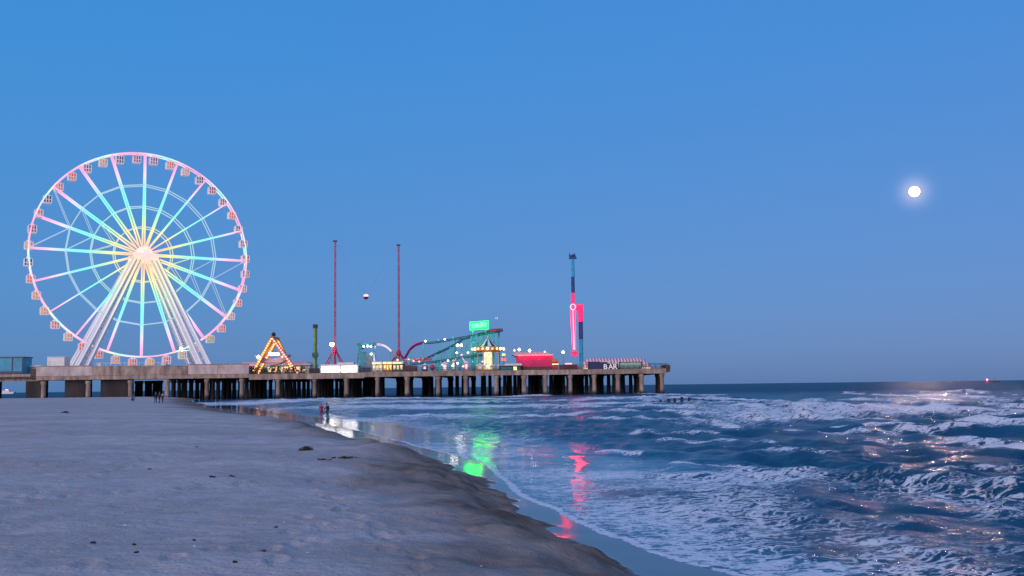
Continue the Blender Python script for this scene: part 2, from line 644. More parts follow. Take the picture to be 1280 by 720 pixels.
def pdist(X, Y, pts):
    """signed-less distance to a polyline, the side (sea is positive) and the position along it"""
    best = np.full(X.shape, 1e9)
    side = np.zeros(X.shape)
    for (ax, ay), (bx, by) in zip(pts[:-1], pts[1:]):
        ex, ey = bx - ax, by - ay
        L2 = ex * ex + ey * ey
        t = np.clip(((X - ax) * ex + (Y - ay) * ey) / L2, 0, 1)
        qx, qy = X - (ax + t * ex), Y - (ay + t * ey)
        dd = np.hypot(qx, qy)
        s_ = qx * nx + qy * ny
        mk = dd < best
        best = np.where(mk, dd, best)
        side = np.where(mk, s_, side)
    return best, side


# breakers seen in the photograph: (pixels along the crest, height, foam width, foam strength)
BREAK = [
    ([(885, 498), (930, 502), (985, 507)], 0.38, 4.5, 1.00),
    ([(920, 512), (1000, 515), (1090, 519), (1180, 521), (1300, 524)], 0.42, 4.0, 1.00),
    ([(880, 524), (975, 528), (1080, 537), (1180, 543), (1300, 552)], 0.30, 1.6, 0.80),
    ([(845, 531), (925, 540)], 0.20, 1.0, 0.70),
    ([(1168, 566), (1230, 574), (1300, 588)], 0.28, 1.2, 0.92),
    ([(1190, 491), (1208, 489.5), (1232, 493)], 0.75, 3.0, 0.62),
    ([(848, 580), (876, 585)], 0.14, 0.35, 0.85),
    ([(890, 585), (942, 590)], 0.15, 0.35, 0.85),
    ([(755, 563), (802, 569)], 0.12, 0.35, 0.70),
    ([(535, 501), (625, 504)], 0.25, 3.0, 0.80),
    ([(636, 496), (674, 494)], 0.70, 3.0, 0.95),
    ([(735, 501), (818, 496)], 0.45, 3.5, 0.90),
    ([(795, 511), (870, 517)], 0.30, 2.0, 0.85),
    ([(795, 528), (900, 537)], 0.20, 1.0, 0.70),
    ([(362, 500), (450, 499), (540, 498)], 0.40, 5.0, 0.85),
    ([(250, 503), (320, 504), (372, 501)], 0.10, 6.0, 0.85),
    ([(440, 508), (560, 511), (700, 508), (800, 505)], 0.15, 3.5, 0.74),
    ([(520, 520), (640, 523), (760, 520)], 0.10, 2.0, 0.62),
    ([(1052, 490.5), (1068, 490)], 0.4, 2.0, 0.8),
    ([(470, 497), (640, 499)], 0.2, 4.0, 0.62),
    ([(820, 494), (905, 495)], 0.5, 3.0, 0.6),
]
BREAK = [(pts, h * .55, fw * (.62 if pts[-1][0] > 830 else 2.4 if pts[0][1] < 512 else 1.2), fs if pts[-1][0] > 830 else min(1.05, fs * 1.3)) for pts, h, fw, fs in BREAK]
rb = random.Random(5)
for yy in (493, 496, 499.5, 503.5, 507, 511.5, 516, 520, 526, 533, 541, 550, 560, 574, 596, 612):
    x = rb.uniform(640, 820) if yy < 540 else rb.uniform(780, 900)
    while x < 1290:
        ln_px = rb.uniform(70, 260) if yy < 530 else rb.uniform(35, 150)
        y0 = yy + (x - 950) * 0.026 + rb.uniform(-2, 2)
        rr_ = 2.8 * FPX / max(8.0, y0 - (483 - .0124 * (x - 640)))
        if rb.random() < .72:
            y1 = y0 + ln_px * .035 + rb.uniform(-1, 1)
            BREAK.append(([(x, y0), (x + ln_px * .5, (y0 + y1) / 2 + rb.uniform(-.8, .8)), (x + ln_px, y1)],
                          min(.30, .0022 * rr_ + .05), min(1.7, .011 * rr_ + .12), rb.uniform(.45, .92)))
        x += ln_px + rb.uniform(10, 120)
NA0, NB0 = fbm(SX, SY, 4.0, 2, 301), fbm(SX, SY, 4.0, 2, 305)
NC0 = fbm(SX, SY, 1.8, 4, 311)
for pts, h, fw, fs in BREAK:
    wp = [tuple(onz(px, py, 0.15)[:2]) for px, py in pts]
    mar = 4 * (h * 4.5 + .6) + 3 * fw + 3
    x0_, x1_ = min(p[0] for p in wp) - mar, max(p[0] for p in wp) + mar
    y0_, y1_ = min(p[1] for p in wp) - mar, max(p[1] for p in wp) + mar
    inb = (SX > x0_) & (SX < x1_) & (SY > y0_) & (SY < y1_)
    if not inb.any():
        continue
    SXw, SYw, NA, NB, NC = SX[inb], SY[inb], NA0[inb], NB0[inb], NC0[inb]
    j = 1.0 * h + .5 * fw
    bd, sd_ = pdist(SXw + j * NA, SYw + j * NB, wp)
    wl_ = h * 4.0 + 0.35                            # steep towards the beach, long back
    prof = np.where(sd_ < 0, np.exp(-(bd / (wl_ * 0.4)) ** 2), np.exp(-(bd / wl_) ** 2))
    SZ[inb] += h * prof * np.clip(0.75 + 0.55 * NC, 0.1, 1.3) * np.clip(Sd[inb], 0.2, 3) / 3
    ff = np.where(sd_ < 0, np.exp(-(bd / fw) ** 2), np.exp(-(bd / (fw * 0.6)) ** 2))
    foam[inb] = np.maximum(foam[inb], 0.95 * fs * ff * np.clip(0.78 + 0.8 * NC, 0, 1.12))
SZ *= sstep(6000, 900, SR)
# lace of old foam over the inner surf
nearf = sstep(60, 34, SY) * sstep(0.0, 0.35, Sd)
patch = fbm(SX, SY * 0.8, 4.5, 4, 331)
patch2 = fbm(SX * 0.6, SY * 0.9, 1.6, 4, 337)
lace = nearf * (0.12 * sstep(3.0, 0.2, Sd) + 0.45 * sstep(18, 2, Sd) * np.clip(0.50 + 1.25 * patch + 0.55 * patch2, 0, 1.2))
foam = np.maximum(foam, np.clip(lace, 0, 0.64))
farlace = sstep(40, 60, SY) * sstep(300, 160, SR)
foam = np.maximum(foam, farlace * np.clip(0.26 + 0.60 * fbm(SX * 0.8, SY * 0.5, 9.0, 4, 341), 0, 0.62) * sstep(1, 5, Sd) * sstep(75, 25, Sd))
edge = np.exp(-((Sd - 0.10) / 0.11) ** 2) * sstep(80, 40, SY)
foam = np.maximum(foam, 0.78 * edge)
# steep small crests carry a little white too
SZ += 0.012 * sstep(-0.1, 0.5, Sd) + np.where(Sd < 0, 0.03 * Sd, 0)

m, nt3 = newmat('sea_water')
ln = nt3.links.new
af = N(nt3, 'ShaderNodeAttribute', attribute_name='foam')
acalm = N(nt3, 'ShaderNodeAttribute', attribute_name='chop')
afar = N(nt3, 'ShaderNodeAttribute', attribute_name='farness')
pos = N(nt3, 'ShaderNodeNewGeometry').outputs['Position']
# lacy cells, warped
wv = N(nt3, 'ShaderNodeTexNoise')
wv.inputs['Scale'].default_value = 2.0
wv.inputs['Detail'].default_value = 4
ln(pos, wv.inputs['Vector'])
va = N(nt3, 'ShaderNodeVectorMath', operation='MULTIPLY_ADD')
ln(wv.outputs['Color'], va.inputs[0])
va.inputs[1].default_value = (0.8, 0.8, 0)
ln(pos, va.inputs[2])
flat = N(nt3, 'ShaderNodeVectorMath', operation='MULTIPLY')
ln(va.outputs[0], flat.inputs[0])
flat.inputs[1].default_value = (0.65, 1.15, 0)


def vor(scale):
    v = N(nt3, 'ShaderNodeTexVoronoi', feature='DISTANCE_TO_EDGE')
    v.inputs['Scale'].default_value = scale
    ln(flat.outputs[0], v.inputs['Vector'])
    return v.outputs['Distance']


l1 = rng_n(nt3, vor(3.6), 0.0, 0.42, 1.0, 0.0)
l2 = rng_n(nt3, vor(9.0), 0.0, 0.40, 1.0, 0.0)
n1 = rng_n(nt3, tnoise(nt3, 1.7, 8, rough=0.66, sc3=(0.6, 1.2, 1)), 0.28, 0.72, 0.0, 1.0, False)
n2 = rng_n(nt3, tnoise(nt3, 11.0, 5, rough=0.6), 0.25, 0.75, 0.0, 1.0, False)
pat = math_n(nt3, 'ADD', math_n(nt3, 'MULTIPLY', l1, 0.30), math_n(nt3, 'MULTIPLY', l2, 0.22))
pat = math_n(nt3, 'ADD', pat, math_n(nt3, 'ADD', math_n(nt3, 'MULTIPLY', n1, 0.36), math_n(nt3, 'MULTIPLY', n2, 0.18)))
pat = math_n(nt3, 'MULTIPLY_ADD', pat, 1.7, -0.36)
diff = math_n(nt3, 'SUBTRACT', math_n(nt3, 'ADD', pat, af.outputs['Fac']), 1.0)
mask = rng_n(nt3, diff, -0.06, 0.34)
mask = math_n(nt3, 'MULTIPLY', mask, rng_n(nt3, af.outputs['Fac'], 0.08, 0.3))
pw_ = N(nt3, 'ShaderNodeBsdfPrincipled')
pw_.inputs['Base Color'].default_value = (0.004, 0.058, 0.120, 1)
pw_.inputs['IOR'].default_value = 1.333
ln(math_n(nt3, 'ADD', rng_n(nt3, afar.outputs['Fac'], 0, 1, 0.05, 0.02), rng_n(nt3, acalm.outputs['Fac'], 0, 1, 0.0, 0.17)), pw_.inputs['Roughness'])
b3 = N(nt3, 'ShaderNodeBump')
b3.inputs['Distance'].default_value = 0.35
hgt = math_n(nt3, 'ADD', tnoise(nt3, 2.2, 6, sc3=(1.3, 0.8, 1), dist=0.3), math_n(nt3, 'MULTIPLY', tnoise(nt3, 9.0, 3), 0.25))
ln(hgt, b3.inputs['Height'])
ln(rng_n(nt3, acalm.outputs['Fac'], 0, 1, 0.03, 0.9), b3.inputs['Strength'])
ln(b3.outputs[0], pw_.inputs['Normal'])
pf = N(nt3, 'ShaderNodeBsdfPrincipled')
pf.inputs['Base Color'].default_value = (0.80, 0.78, 0.80, 1)
pf.inputs['Roughness'].default_value = 0.7
b4 = N(nt3, 'ShaderNodeBump')
b4.inputs['Distance'].default_value = 0.06
b4.inputs['Strength'].default_value = 0.6
ln(pat, b4.inputs['Height'])
ln(b4.outputs[0], pf.inputs['Normal'])
mx = N(nt3, 'ShaderNodeMixShader')
ln(math_n(nt3, 'MULTIPLY', mask, 0.88), mx.inputs[0])
dk = N(nt3, 'ShaderNodeBsdfDiffuse')
dk.inputs['Color'].default_value = (0.012, 0.075, 0.130, 1)
mf = N(nt3, 'ShaderNodeMixShader')
ln(rng_n(nt3, afar.outputs['Fac'], 0, 1, 0.0, 0.74), mf.inputs[0])
ln(pw_.outputs[0], mf.inputs[1])
ln(dk.outputs[0], mf.inputs[2])
ln(mf.outputs[0], mx.inputs[1])
ln(pf.outputs[0], mx.inputs[2])
om = N(nt3, 'ShaderNodeOutputMaterial')
ln(mx.outputs[0], om.inputs[0])
M['sea'] = m
sea = grid_mesh('sea', SX, SY, SZ, Sd > -1.2, {'foam': foam, 'chop': np.maximum(sstep(3.0, 10, Sd), sstep(0.8, 3.2, Sd) * sstep(22, 15, SY / KY)), 'farness': sstep(50, 380, SR)}, M['sea'])


def sea_z(x, y):
    return 0.0


# ------------------------------------------------------------------ the moon
mo = MB()
MD = 30000.0
mc = Vector((0, 0, EYE)) + MOON_DIR * MD
mr_ = MD * 0.0058
prof = [(mr_ * math.cos(t), mr_ * math.sin(t)) for t in np.linspace(-math.pi / 2 + 0.001, math.pi / 2 - 0.001, 18)]
mo.lathe(prof, 32)
mm, ntm = newmat('moonlight')
tcm = N(ntm, 'ShaderNodeTexCoord')
nm = N(ntm, 'ShaderNodeVectorMath', operation='NORMALIZE')
ntm.links.new(tcm.outputs['Object'], nm.inputs[0])
dm = N(ntm, 'ShaderNodeVectorMath', operation='DOT_PRODUCT')
ntm.links.new(nm.outputs[0], dm.inputs[0])
dm.inputs[1].default_value = -MOON_DIR
fac_ = math_n(ntm, 'POWER', math_n(ntm, 'MAXIMUM', dm.outputs['Value'], 0.0), 10.0)
mar_ = tnoise(ntm, 0.012, 3, vec=tcm.outputs['Object'])
fac_ = math_n(ntm, 'MULTIPLY', fac_, rng_n(ntm, mar_, 0.3, 0.7, 0.75, 1.1))
emm = N(ntm, 'ShaderNodeEmission')
emm.inputs['Color'].default_value = (1.0, 0.62, 0.48, 1)
ntm.links.new(math_n(ntm, 'MULTIPLY_ADD', fac_, 4200.0, 0.35), emm.inputs['Strength'])
omm = N(ntm, 'ShaderNodeOutputMaterial')
ntm.links.new(emm.outputs[0], omm.inputs[0])
M['moon'] = mm
om_ = mo.build('moon', M['moon'], smooth=True)
om_.location = mc
tag(om_, 'bright full moon hanging over the open sea', 'moon')

# ------------------------------------------------------------------ the pier
PY = 272                       # front face of the pier
ZD = 7.45                        # deck level
PBACK = 336.0


def PX(px, Y=PY):
    """x in metres of a pixel column at depth Y (taken at pier height)"""
    return at(px, 470, Y).x


def PZ(px, py, Y=PY):
    return at(px, py, Y).z


pier = thing('pier', (PX(420), PY, 0), 'long amusement pier on rows of concrete piles running out into the sea', 'pier')
# pile material: tide stain on the lower part
m, n4 = newmat('pile_concrete')
tc4 = N(n4, 'ShaderNodeTexCoord')
sp = N(n4, 'ShaderNodeSeparateXYZ')
n4.links.new(N(n4, 'ShaderNodeNewGeometry').outputs['Position'], sp.inputs[0])
no4 = tnoise(n4, 1.2, 5, sc3=(1, 1, 0.3))
oi4 = N(n4, 'ShaderNodeObjectInfo')
base = mixc(n4, rng_n(n4, no4, 0.3, 0.7), (0.30, 0.21, 0.165), (0.50, 0.375, 0.30))
base = mixc(n4, math_n(n4, 'MULTIPLY', oi4.outputs['Random'], 0.5), base, (0.20, 0.13, 0.11))
tide = math_n(n4, 'MULTIPLY_ADD', no4, 1.6, sp.outputs['Z'])
base = mixc(n4, rng_n(n4, tide, 2.6, 1.3), base, (0.030, 0.030, 0.022))
pb = N(n4, 'ShaderNodeBsdfPrincipled')
n4.links.new(base, pb.inputs['Base Color'])
pb.inputs['Roughness'].default_value = 0.85
o4 = N(n4, 'ShaderNodeOutputMaterial')
n4.links.new(pb.outputs[0], o4.inputs[0])
M['pile'] = m

ZB0 = ZD - 1.45
x_end, x_l3, x_l2, x_l1, x_l0 = PX(834), PX(455), PX(311), PX(45), PX(-160)
MB().box(x_l0, x_end, PY + 0.5, PBACK, ZD - 0.5, ZD).build('deck', M['timber'], pier)
# cross beams under the deck
front = [208, 258, 301, 347, 393, 432, 471, 509, 547, 582, 620, 655, 682, 713, 743, 773, 802, 828]
cols_x = [PX(p) for p in front]
pl = MB().lathe([(0.72, -2.0), (0.72, 1.0), (0.68, 1.3), (0.64, ZB0 - 1.0), (0.85, ZB0 - 0.75), (0.85, ZB0)], 14)
M['pile_shade_timber'] = paint('pile_shade_timber', (0.045, 0.038, 0.036), 0.85, 0.5, 1.2, streak=0.7)  # back piles: shade under the deck is in this near-black; stumps share it
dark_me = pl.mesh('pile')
dark_me.materials.append(M['pile_shade_timber'])
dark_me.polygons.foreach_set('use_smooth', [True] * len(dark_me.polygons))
pile_me = pl.mesh('pile')
pile_me.materials.append(M['pile'])
pile_me.polygons.foreach_set('use_smooth', [True] * len(pile_me.polygons))
base_org = root_loc(pier)
for i, x in enumerate(cols_x):
    MB().box(x - 0.55, x + 0.55, PY + 0.35, PBACK - 0.4, ZB0 - 0.02, ZD - 0.52).build('cross_beam', M['concrete'], pier)
    rows = [273, 277.3, 281.6, 322, 327, 332] if front[i] > 450 else [273, 278, 283, 288, 293, 299, 306, 313, 320, 327, 333]
    for yy in rows:
        jx = random.uniform(-0.15, 0.15)
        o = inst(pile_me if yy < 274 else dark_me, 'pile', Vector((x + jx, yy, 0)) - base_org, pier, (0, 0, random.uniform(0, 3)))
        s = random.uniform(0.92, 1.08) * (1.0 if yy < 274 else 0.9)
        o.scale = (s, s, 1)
# slimmer piles of the inner rows, set between the front ones
inner = MB().lathe([(0.62, -2.0), (0.60, 1.0), (0.55, ZB0 - .1), (0.62, ZB0 + .5)], 12)
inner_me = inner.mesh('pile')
inner_me.materials.append(M['pile_shade_timber'])
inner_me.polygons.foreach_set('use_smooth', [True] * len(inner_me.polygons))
for i in range(5, len(cols_x) - 2):
    for f, yy in (((.30, 284.0), (.50, 291.0), (.68, 299.0), (.42, 310.0), (.82, 287.0)) if i > 9 else ((.55, 292.0), (.40, 314.0), (.72, 302.0))):
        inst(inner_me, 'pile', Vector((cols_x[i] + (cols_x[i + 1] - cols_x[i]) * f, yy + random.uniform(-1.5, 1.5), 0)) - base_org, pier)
# broad wall piers where the pier meets the beach
for a, b in ((29, 49), (78, 105), (123, 158), (-30, -10)):
    xa, xb = PX(a), PX(b)
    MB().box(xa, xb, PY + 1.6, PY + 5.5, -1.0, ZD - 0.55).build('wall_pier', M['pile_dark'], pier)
    o = inst(pile_me, 'pile', Vector((xb + 0.9, PY + 1.0, 0)) - base_org, pier)
for a in (168, 174, 180, 185, 191, 196, 202, 218, 229, 240, 250):
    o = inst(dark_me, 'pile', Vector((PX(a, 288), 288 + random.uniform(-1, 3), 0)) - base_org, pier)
# edge beam, one panel between each pair of piles
edges = [455 + k * 27.1 for k in range(15)]
for a, b in zip(edges[:-1], edges[1:]):
    dz = random.uniform(-0.04, 0.04)
    MB().box(PX(a) + 0.02, PX(b) - 0.02, PY, PY + 0.48, ZB0 + 0.1 + dz, ZD + 0.1 + dz).build('edge_panel', M['concrete'], pier)
edges = [311 + k * 24 for k in range(7)]
for a, b in zip(edges[:-1], edges[1:]):
    dz = random.uniform(-0.04, 0.04)
    MB().box(PX(a) + 0.02, PX(b) - 0.02, PY + 0.03, PY + 0.48, ZB0 - 0.25 + dz, ZD - 0.05 + dz).build('edge_panel', M['concrete'], pier)
edges = [45, 80, 115, 145, 175, 205, 235, 272, 311]
ZP = 10.3
for i, (a, b) in enumerate(zip(edges[:-1], edges[1:])):
    lite = i in (0, 1, 6, 7)
    dz = random.uniform(-0.05, 0.05)
    top = ZP + (0.0 if lite else random.uniform(-0.45, -0.15))
    MB().box(PX(a) + 0.02, PX(b) - 0.02, PY - 0.05, PY + 0.45, ZB0 + 0.3, ZB0 + 1.45 + dz).build('edge_panel', M['concrete'], pier)
    MB().box(PX(a) + 0.03, PX(b) - 0.03, PY - 0.12, PY + 0.40, ZB0 + 1.50 + dz, top).build('parapet_panel', M['concrete_light'] if lite else M['concrete'], pier)
    MB().box(PX(a) + 0.03, PX(b) - 0.03, PY - 0.22, PY + 0.42, top + 0.003, top + 0.22).build('coping', M['concrete'], pier)
MB().box(PX(46), PX(310), PY + 0.5, PY + 50, ZD + 0.01, ZP - 0.5).build('platform', M['concrete'], pier)
edges = [-150 + k * 39 for k in range(6)]
for a, b in zip(edges[:-1], edges[1:]):
    MB().box(PX(a) + 0.02, PX(b) - 0.02, PY + 1.5, PY + 2.0, ZB0 + 0.1, ZD + 0.75).build('edge_panel', M['concrete'], pier)
MB().box(PX(36), PX(45) - 0.03, PY + 0.8, PY + 1.3, ZB0 + 0.6, ZD + 2.3).build('end_post', M['timber'], pier)


def railing(a, b, y, z0, h, mat):
    mb = MB()
    xa, xb = PX(a, y), PX(b, y)
    n = max(2, int((xb - xa) / 1.5))
    for k in range(n + 1):
        x = xa + (xb - xa) * k / n
        mb.box(x - 0.05, x + 0.05, y - 0.05, y + 0.05, z0, z0 + h)
    for f in (0.15, 0.4, 0.65, 1.0):
        mb.box(xa, xb, y - 0.065, y + 0.065, z0 + h * f - 0.06, z0 + h * f + 0.04)
    return mb.build('railing', mat, pier)


railing(313, 400, PY + 0.8, ZD, 1.3, M['dark'])
railing(448, 520, PY + 0.8, ZD, 1.2, M['dark'])
railing(520, 640, PY + 0.8, ZD, 1.2, M['dark'])
railing(690, 736, PY + 0.8, ZD, 1.5, M['brown'])
railing(772, 834, PY + 0.8, ZD, 1.2, M['dark'])
MB().box(x_end - 0.3, x_end + 0.9, PY - 0.3, PY + 9, ZD - 0.9, ZD + 1.2).build('end_fender', M['timber'], pier)

# ------------------------------------------------------------------ the big wheel
WY = 291.0
hub = at(179, 322, WY)
RW = (at(179, 193, WY).z - at(179, 446, WY).z) / 2
hub.z = (at(179, 193, WY).z + at(179, 446, WY).z) / 2
PSI = R(32.0)
wheel = thing('ferris_wheel', (hub.x, WY, ZP), 'giant white observation wheel outlined in rainbow lights on the pier', 'ferris wheel')
worg = root_loc(wheel)
hl = hub - worg


def led(name, ramp_stops, mode, strength):
    m, nt = newmat(name)
    tc = N(nt, 'ShaderNodeTexCoord')
    sp = N(nt, 'ShaderNodeSeparateXYZ')
    nt.links.new(tc.outputs['Object'], sp.inputs[0])
    if mode == 'radius':
        q = math_n(nt, 'SQRT', math_n(nt, 'ADD', math_n(nt, 'POWER', sp.outputs['X'], 2.0), math_n(nt, 'POWER', sp.outputs['Z'], 2.0)))
        f = math_n(nt, 'DIVIDE', q, RW)
        oi = N(nt, 'ShaderNodeObjectInfo')
        f = math_n(nt, 'MULTIPLY_ADD', oi.outputs['Random'], 0.12, math_n(nt, 'SUBTRACT', f, 0.06))
    else:
        a = math_n(nt, 'ARCTAN2', sp.outputs['X'], sp.outputs['Z'])
        f = math_n(nt, 'FRACT', math_n(nt, 'MULTIPLY', math_n(nt, 'ADD', a, 7.0), 5.0 / math.pi))
    cr = N(nt, 'ShaderNodeValToRGB')
    els = cr.color_ramp.elements
    els[0].position, els[0].color = ramp_stops[0][0], (*ramp_stops[0][1], 1)
    els[1].position, els[1].color = ramp_stops[-1][0], (*ramp_stops[-1][1], 1)
    for p, c in ramp_stops[1:-1]:
        x = els.new(p)
        x.color = (*c, 1)
    nt.links.new(f, cr.inputs[0])
    em = N(nt, 'ShaderNodeEmission')
    em.inputs['Strength'].default_value = strength
    nt.links.new(cr.outputs[0], em.inputs['Color'])
    o = N(nt, 'ShaderNodeOutputMaterial')
    nt.links.new(em.outputs[0], o.inputs[0])
    return m


M['led_spoke'] = led('spoke_led', [(0.0, (1, .50, .42)), (0.16, (1, .66, .42)), (0.26, (1, .90, .42)), (0.38, (.55, 1, .55)), (0.52, (.26, 1, .86)), (0.66, (.28, .85, 1)),
                                   (0.79, (.78, .74, 1)), (0.90, (1, .50, .80)), (1.0, (1, .38, .66))], 'radius', 1.18)
M['led_rim'] = led('rim_led', [(0.0, (1, .42, .70)), (0.2, (1, .72, .86)), (0.36, (.80, .85, 1)), (0.48, (.48, 1, .90)), (0.60, (1, .92, .70)),
                               (0.75, (1, .55, .80)), (1.0, (1, .42, .70))], 'angle', 1.12)
M['led_ring'] = led('ring_led', [(0.0, (1, .95, .55)), (0.3, (.95, 1, .65)), (0.5, (.55, .90, 1)), (0.75, (.55, .75, 1)), (1.0, (.6, .7, 1))], 'radius', 0.8)
M['leg_fill'] = led('leg_fill_glow', [(0.0, (1, .80, .50)), (0.25, (1, .90, .62)), (0.45, (.80, .95, .80)), (0.7, (.72, .72, .88)), (1.0, (.62, .60, .78))], 'radius', 1.05)  # glow for the added leg strips, in place of floodlight
HT = 1.05                       # half the distance between the two rims


def pol(r, a, y=0.0):
    return Vector((r * math.sin(a), y, r * math.cos(a)))


def wpart(mb, name, mat, rot=None, smooth=False):
    o = mb.build(name, mat, wheel, (0, 0, 0), smooth)
    o.location = hl
    o.rotation_euler = rot or (0, 0, PSI)
    return o


# spokes: front and back light bars and the ties between them
sm = MB()
for y in (-HT, HT):
    sm.bar(pol(1.6, 0, y * 1.9), pol(RW - 0.1, 0, y), 0.42)
spoke_me = None
for k in range(20):
    a = k * math.pi / 10
    if spoke_me is None:
        o = wpart(sm, 'spoke', M['led_spoke'], (0, a, PSI))
        spoke_me = o.data
    else:
        inst(spoke_me, 'spoke', hl, wheel, (0, a, PSI))
# rims
for y in (-HT, HT):
    mb = MB()
    mb.path([pol(RW, k * math.pi / 60, y) for k in range(120)], 0.24, 5, closed=True)
    wpart(mb, 'rim', M['led_rim'])
mb = MB()
for k in range(40):
    a = (k + 0.5) * math.pi / 20
    mb.bar(pol(RW, a, -HT), pol(RW, a, HT), 0.22)
    mb.bar(pol(RW, a, HT), pol(RW, a + math.pi / 20, -HT), 0.10)
wpart(mb, 'rim_truss', M['white'])
for fr in (0.27, 0.475, 0.69):
    for y in (-HT, HT):
        mb = MB()
        yy = y * (1.9 - 0.9 * fr)
        for k in range(20):
            a = k * math.pi / 10
            mb.bar(pol(RW * fr, a, yy), pol(RW * fr, a + math.pi / 10, yy), 0.27)
        wpart(mb, 'inner_ring', M['led_ring'])
D18 = math.pi / 10
for c0, sgn in ((-4, 1), (6, 1)):
    mid_a = c0 * D18
    for (ro, ri) in ((1.0, 0.69), (0.69, 0.475), (0.475, 0.27)):
        for s in (-1, 1):
            mb = MB()
            for y in (-HT, HT):
                mb.bar(pol(RW * ro, mid_a + s * D18, y * (1.9 - .9 * ro)), pol(RW * ri, mid_a, y * (1.9 - .9 * ri)), 0.16)
            wpart(mb, 'brace', M['led_ring'])
# hub drum and flanges
mb = MB()
for y0, y1, r in ((-2.6, 2.6, 1.7), (-2.5, -1.7, 2.5), (1.7, 2.5, 2.5)):
    mb.tube((0, y0, 0), (0, y1, 0), r, n=24)
M['hub'] = paint('hub_glow_paint', (0.80, 0.62, 0.58), 0.4, 0.1, 1.0, emit=(1.0, 0.55, 0.42), es=0.9)  # hub, bearing beam and axle glow by emission in the paint
wpart(mb, 'hub', M['hub'], smooth=False)
for k in range(20):
    a = k * D18
    wpart(MB().tube(pol(2.1, a, -2.75), pol(2.1, a, -2.5), 0.16, n=8), 'hub_light', M['g_cream'])
# bearing beam and support legs
M['leg'] = paint('leg_paint', (0.82, 0.81, 0.82), 0.45, 0.06, 0.3)
WR = Matrix.Rotation(PSI, 3, 'Z')


def wl(x, y, z):
    """a point given in the wheel's own frame (hub centre, y along the axle) as a world point"""
    return WR @ Vector((x, y, 0)) + Vector((hub.x, WY, z))


for yb in (-5.0, 5.0):
    mb = MB()
    vs_ = [wl(x, y, z) for z in (hub.z - 2.3, hub.z - .2) for y in (yb - .7, yb + .7) for x in (-3.6, 3.6)]
    mb.add(vs_, [(0, 2, 3, 1), (4, 5, 7, 6), (0, 1, 5, 4), (2, 6, 7, 3), (0, 4, 6, 2), (1, 3, 7, 5)])
    mb.build('bearing_beam', M['hub'], wheel)
MB().tube(wl(0, -5.6, hub.z - .4), wl(0, 5.6, hub.z - .4), 1.0, n=16).build('axle', M['hub'], wheel)
lg = []
zb_ = ZP - .45
for sx in (-1, 1):
    for sy in (-1, 1):
        ends = []
        for c in (0, 1):
            b = wl(sx * (17.0 + 2.6 * c), sy * (8.0 + .6 * c), zb_)
            t = wl(sx * (1.9 + 1.2 * c), sy * 5.0, hub.z - 1.6)
            mb = MB()
            mb.tube(b, t, .95, .70, n=12)
            mb.tube(b, b + Vector((0, 0, .5)), .95, n=12)
            mb.build('support_leg', M['leg'], wheel)
            ends.append((b, t))
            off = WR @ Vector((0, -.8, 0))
            st = MB()  # added glowing strip along the leg, stands in for light falling on it
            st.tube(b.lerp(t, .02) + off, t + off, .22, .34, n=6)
            so = st.build('glow_strip', M['leg_fill'], wheel, (hub.x, WY, hub.z))
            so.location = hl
        lg.append(ends)
        for q, f in enumerate((.05, .18, .31, .44, .57, .70, .83)):
            f2 = f + .07
            MB().bar(ends[0][0].lerp(ends[0][1], f), ends[1][0].lerp(ends[1][1], f2), .26).build('leg_tie', M['leg'], wheel)
    MB().bar(lg[-1][0][0].lerp(lg[-1][0][1], .17), lg[-2][0][0].lerp(lg[-2][0][1], .17), .4).build('leg_tie', M['leg'], wheel)
lg = [e_[0] for e_ in lg]
fl = lg[3][0].lerp(lg[3][1], 0.17) + Vector((-.3, -1.0, 0.6))
fo = MB()
fo.lathe([(0.01, -0.55), (0.4, -0.4), (0.55, 0), (0.4, 0.4), (0.01, 0.55)], 12, fl)
fo.build('floodlight', M['g_flood'], wheel, smooth=True)
# gondolas: white frame, roof, floor, hanger; the glass is a sub-part
gb = MB()
S, Hh = 1.08, 2.15
gz1, gz0 = -0.85, -0.85 - Hh
gb.box(-S, S, -S, S, gz0 - 0.16, gz0 + 0.12)
gb.add([(-S, -S, gz1), (S, -S, gz1), (S, S, gz1), (-S, S, gz1), (-.6, -.6, gz1 + .32), (.6, -.6, gz1 + .32), (.6, .6, gz1 + .32), (-.6, .6, gz1 + .32)],
       [(3, 2, 1, 0), (4, 5, 6, 7), (0, 1, 5, 4), (1, 2, 6, 5), (2, 3, 7, 6), (3, 0, 4, 7)])
for q in (-1, 1):
    for x in (-S, -S / 3, S / 3, S):
        gb.box(x - 0.13, x + 0.13, q * S - 0.09, q * S + 0.09, gz0 + .12, gz1)
        gb.box(q * S - 0.085, q * S + 0.085, x - 0.095, x + 0.095, gz0 + .12, gz1)
    for z in (gz0 + 0.95,):
        gb.box(-S, S, q * S - 0.07, q * S + 0.07, z - 0.11, z + 0.11)
        gb.box(q * S - 0.065, q * S + 0.065, -S, S, z - 0.105, z + 0.105)
    gb.bar((0, q * S, gz1 + .1), (0, q * HT, 0.0), 0.16)
    gb.bar((q * .7, 0, gz1 + .2), (0, q * 0.3, 0.0), 0.12)
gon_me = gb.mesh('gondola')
M['gondola_white_lit'] = paint('gondola_white_lit', (0.8, 0.78, 0.79), 0.4, 0.05, 1, emit=(1.0, 0.78, 0.86), es=0.20)  # rim light on the white frames put in as faint emission
gon_me.materials.append(M['gondola_white_lit'])
gl = MB().box(-S + .12, S - .12, -S + .12, S - .12, gz0 + .12, gz1)
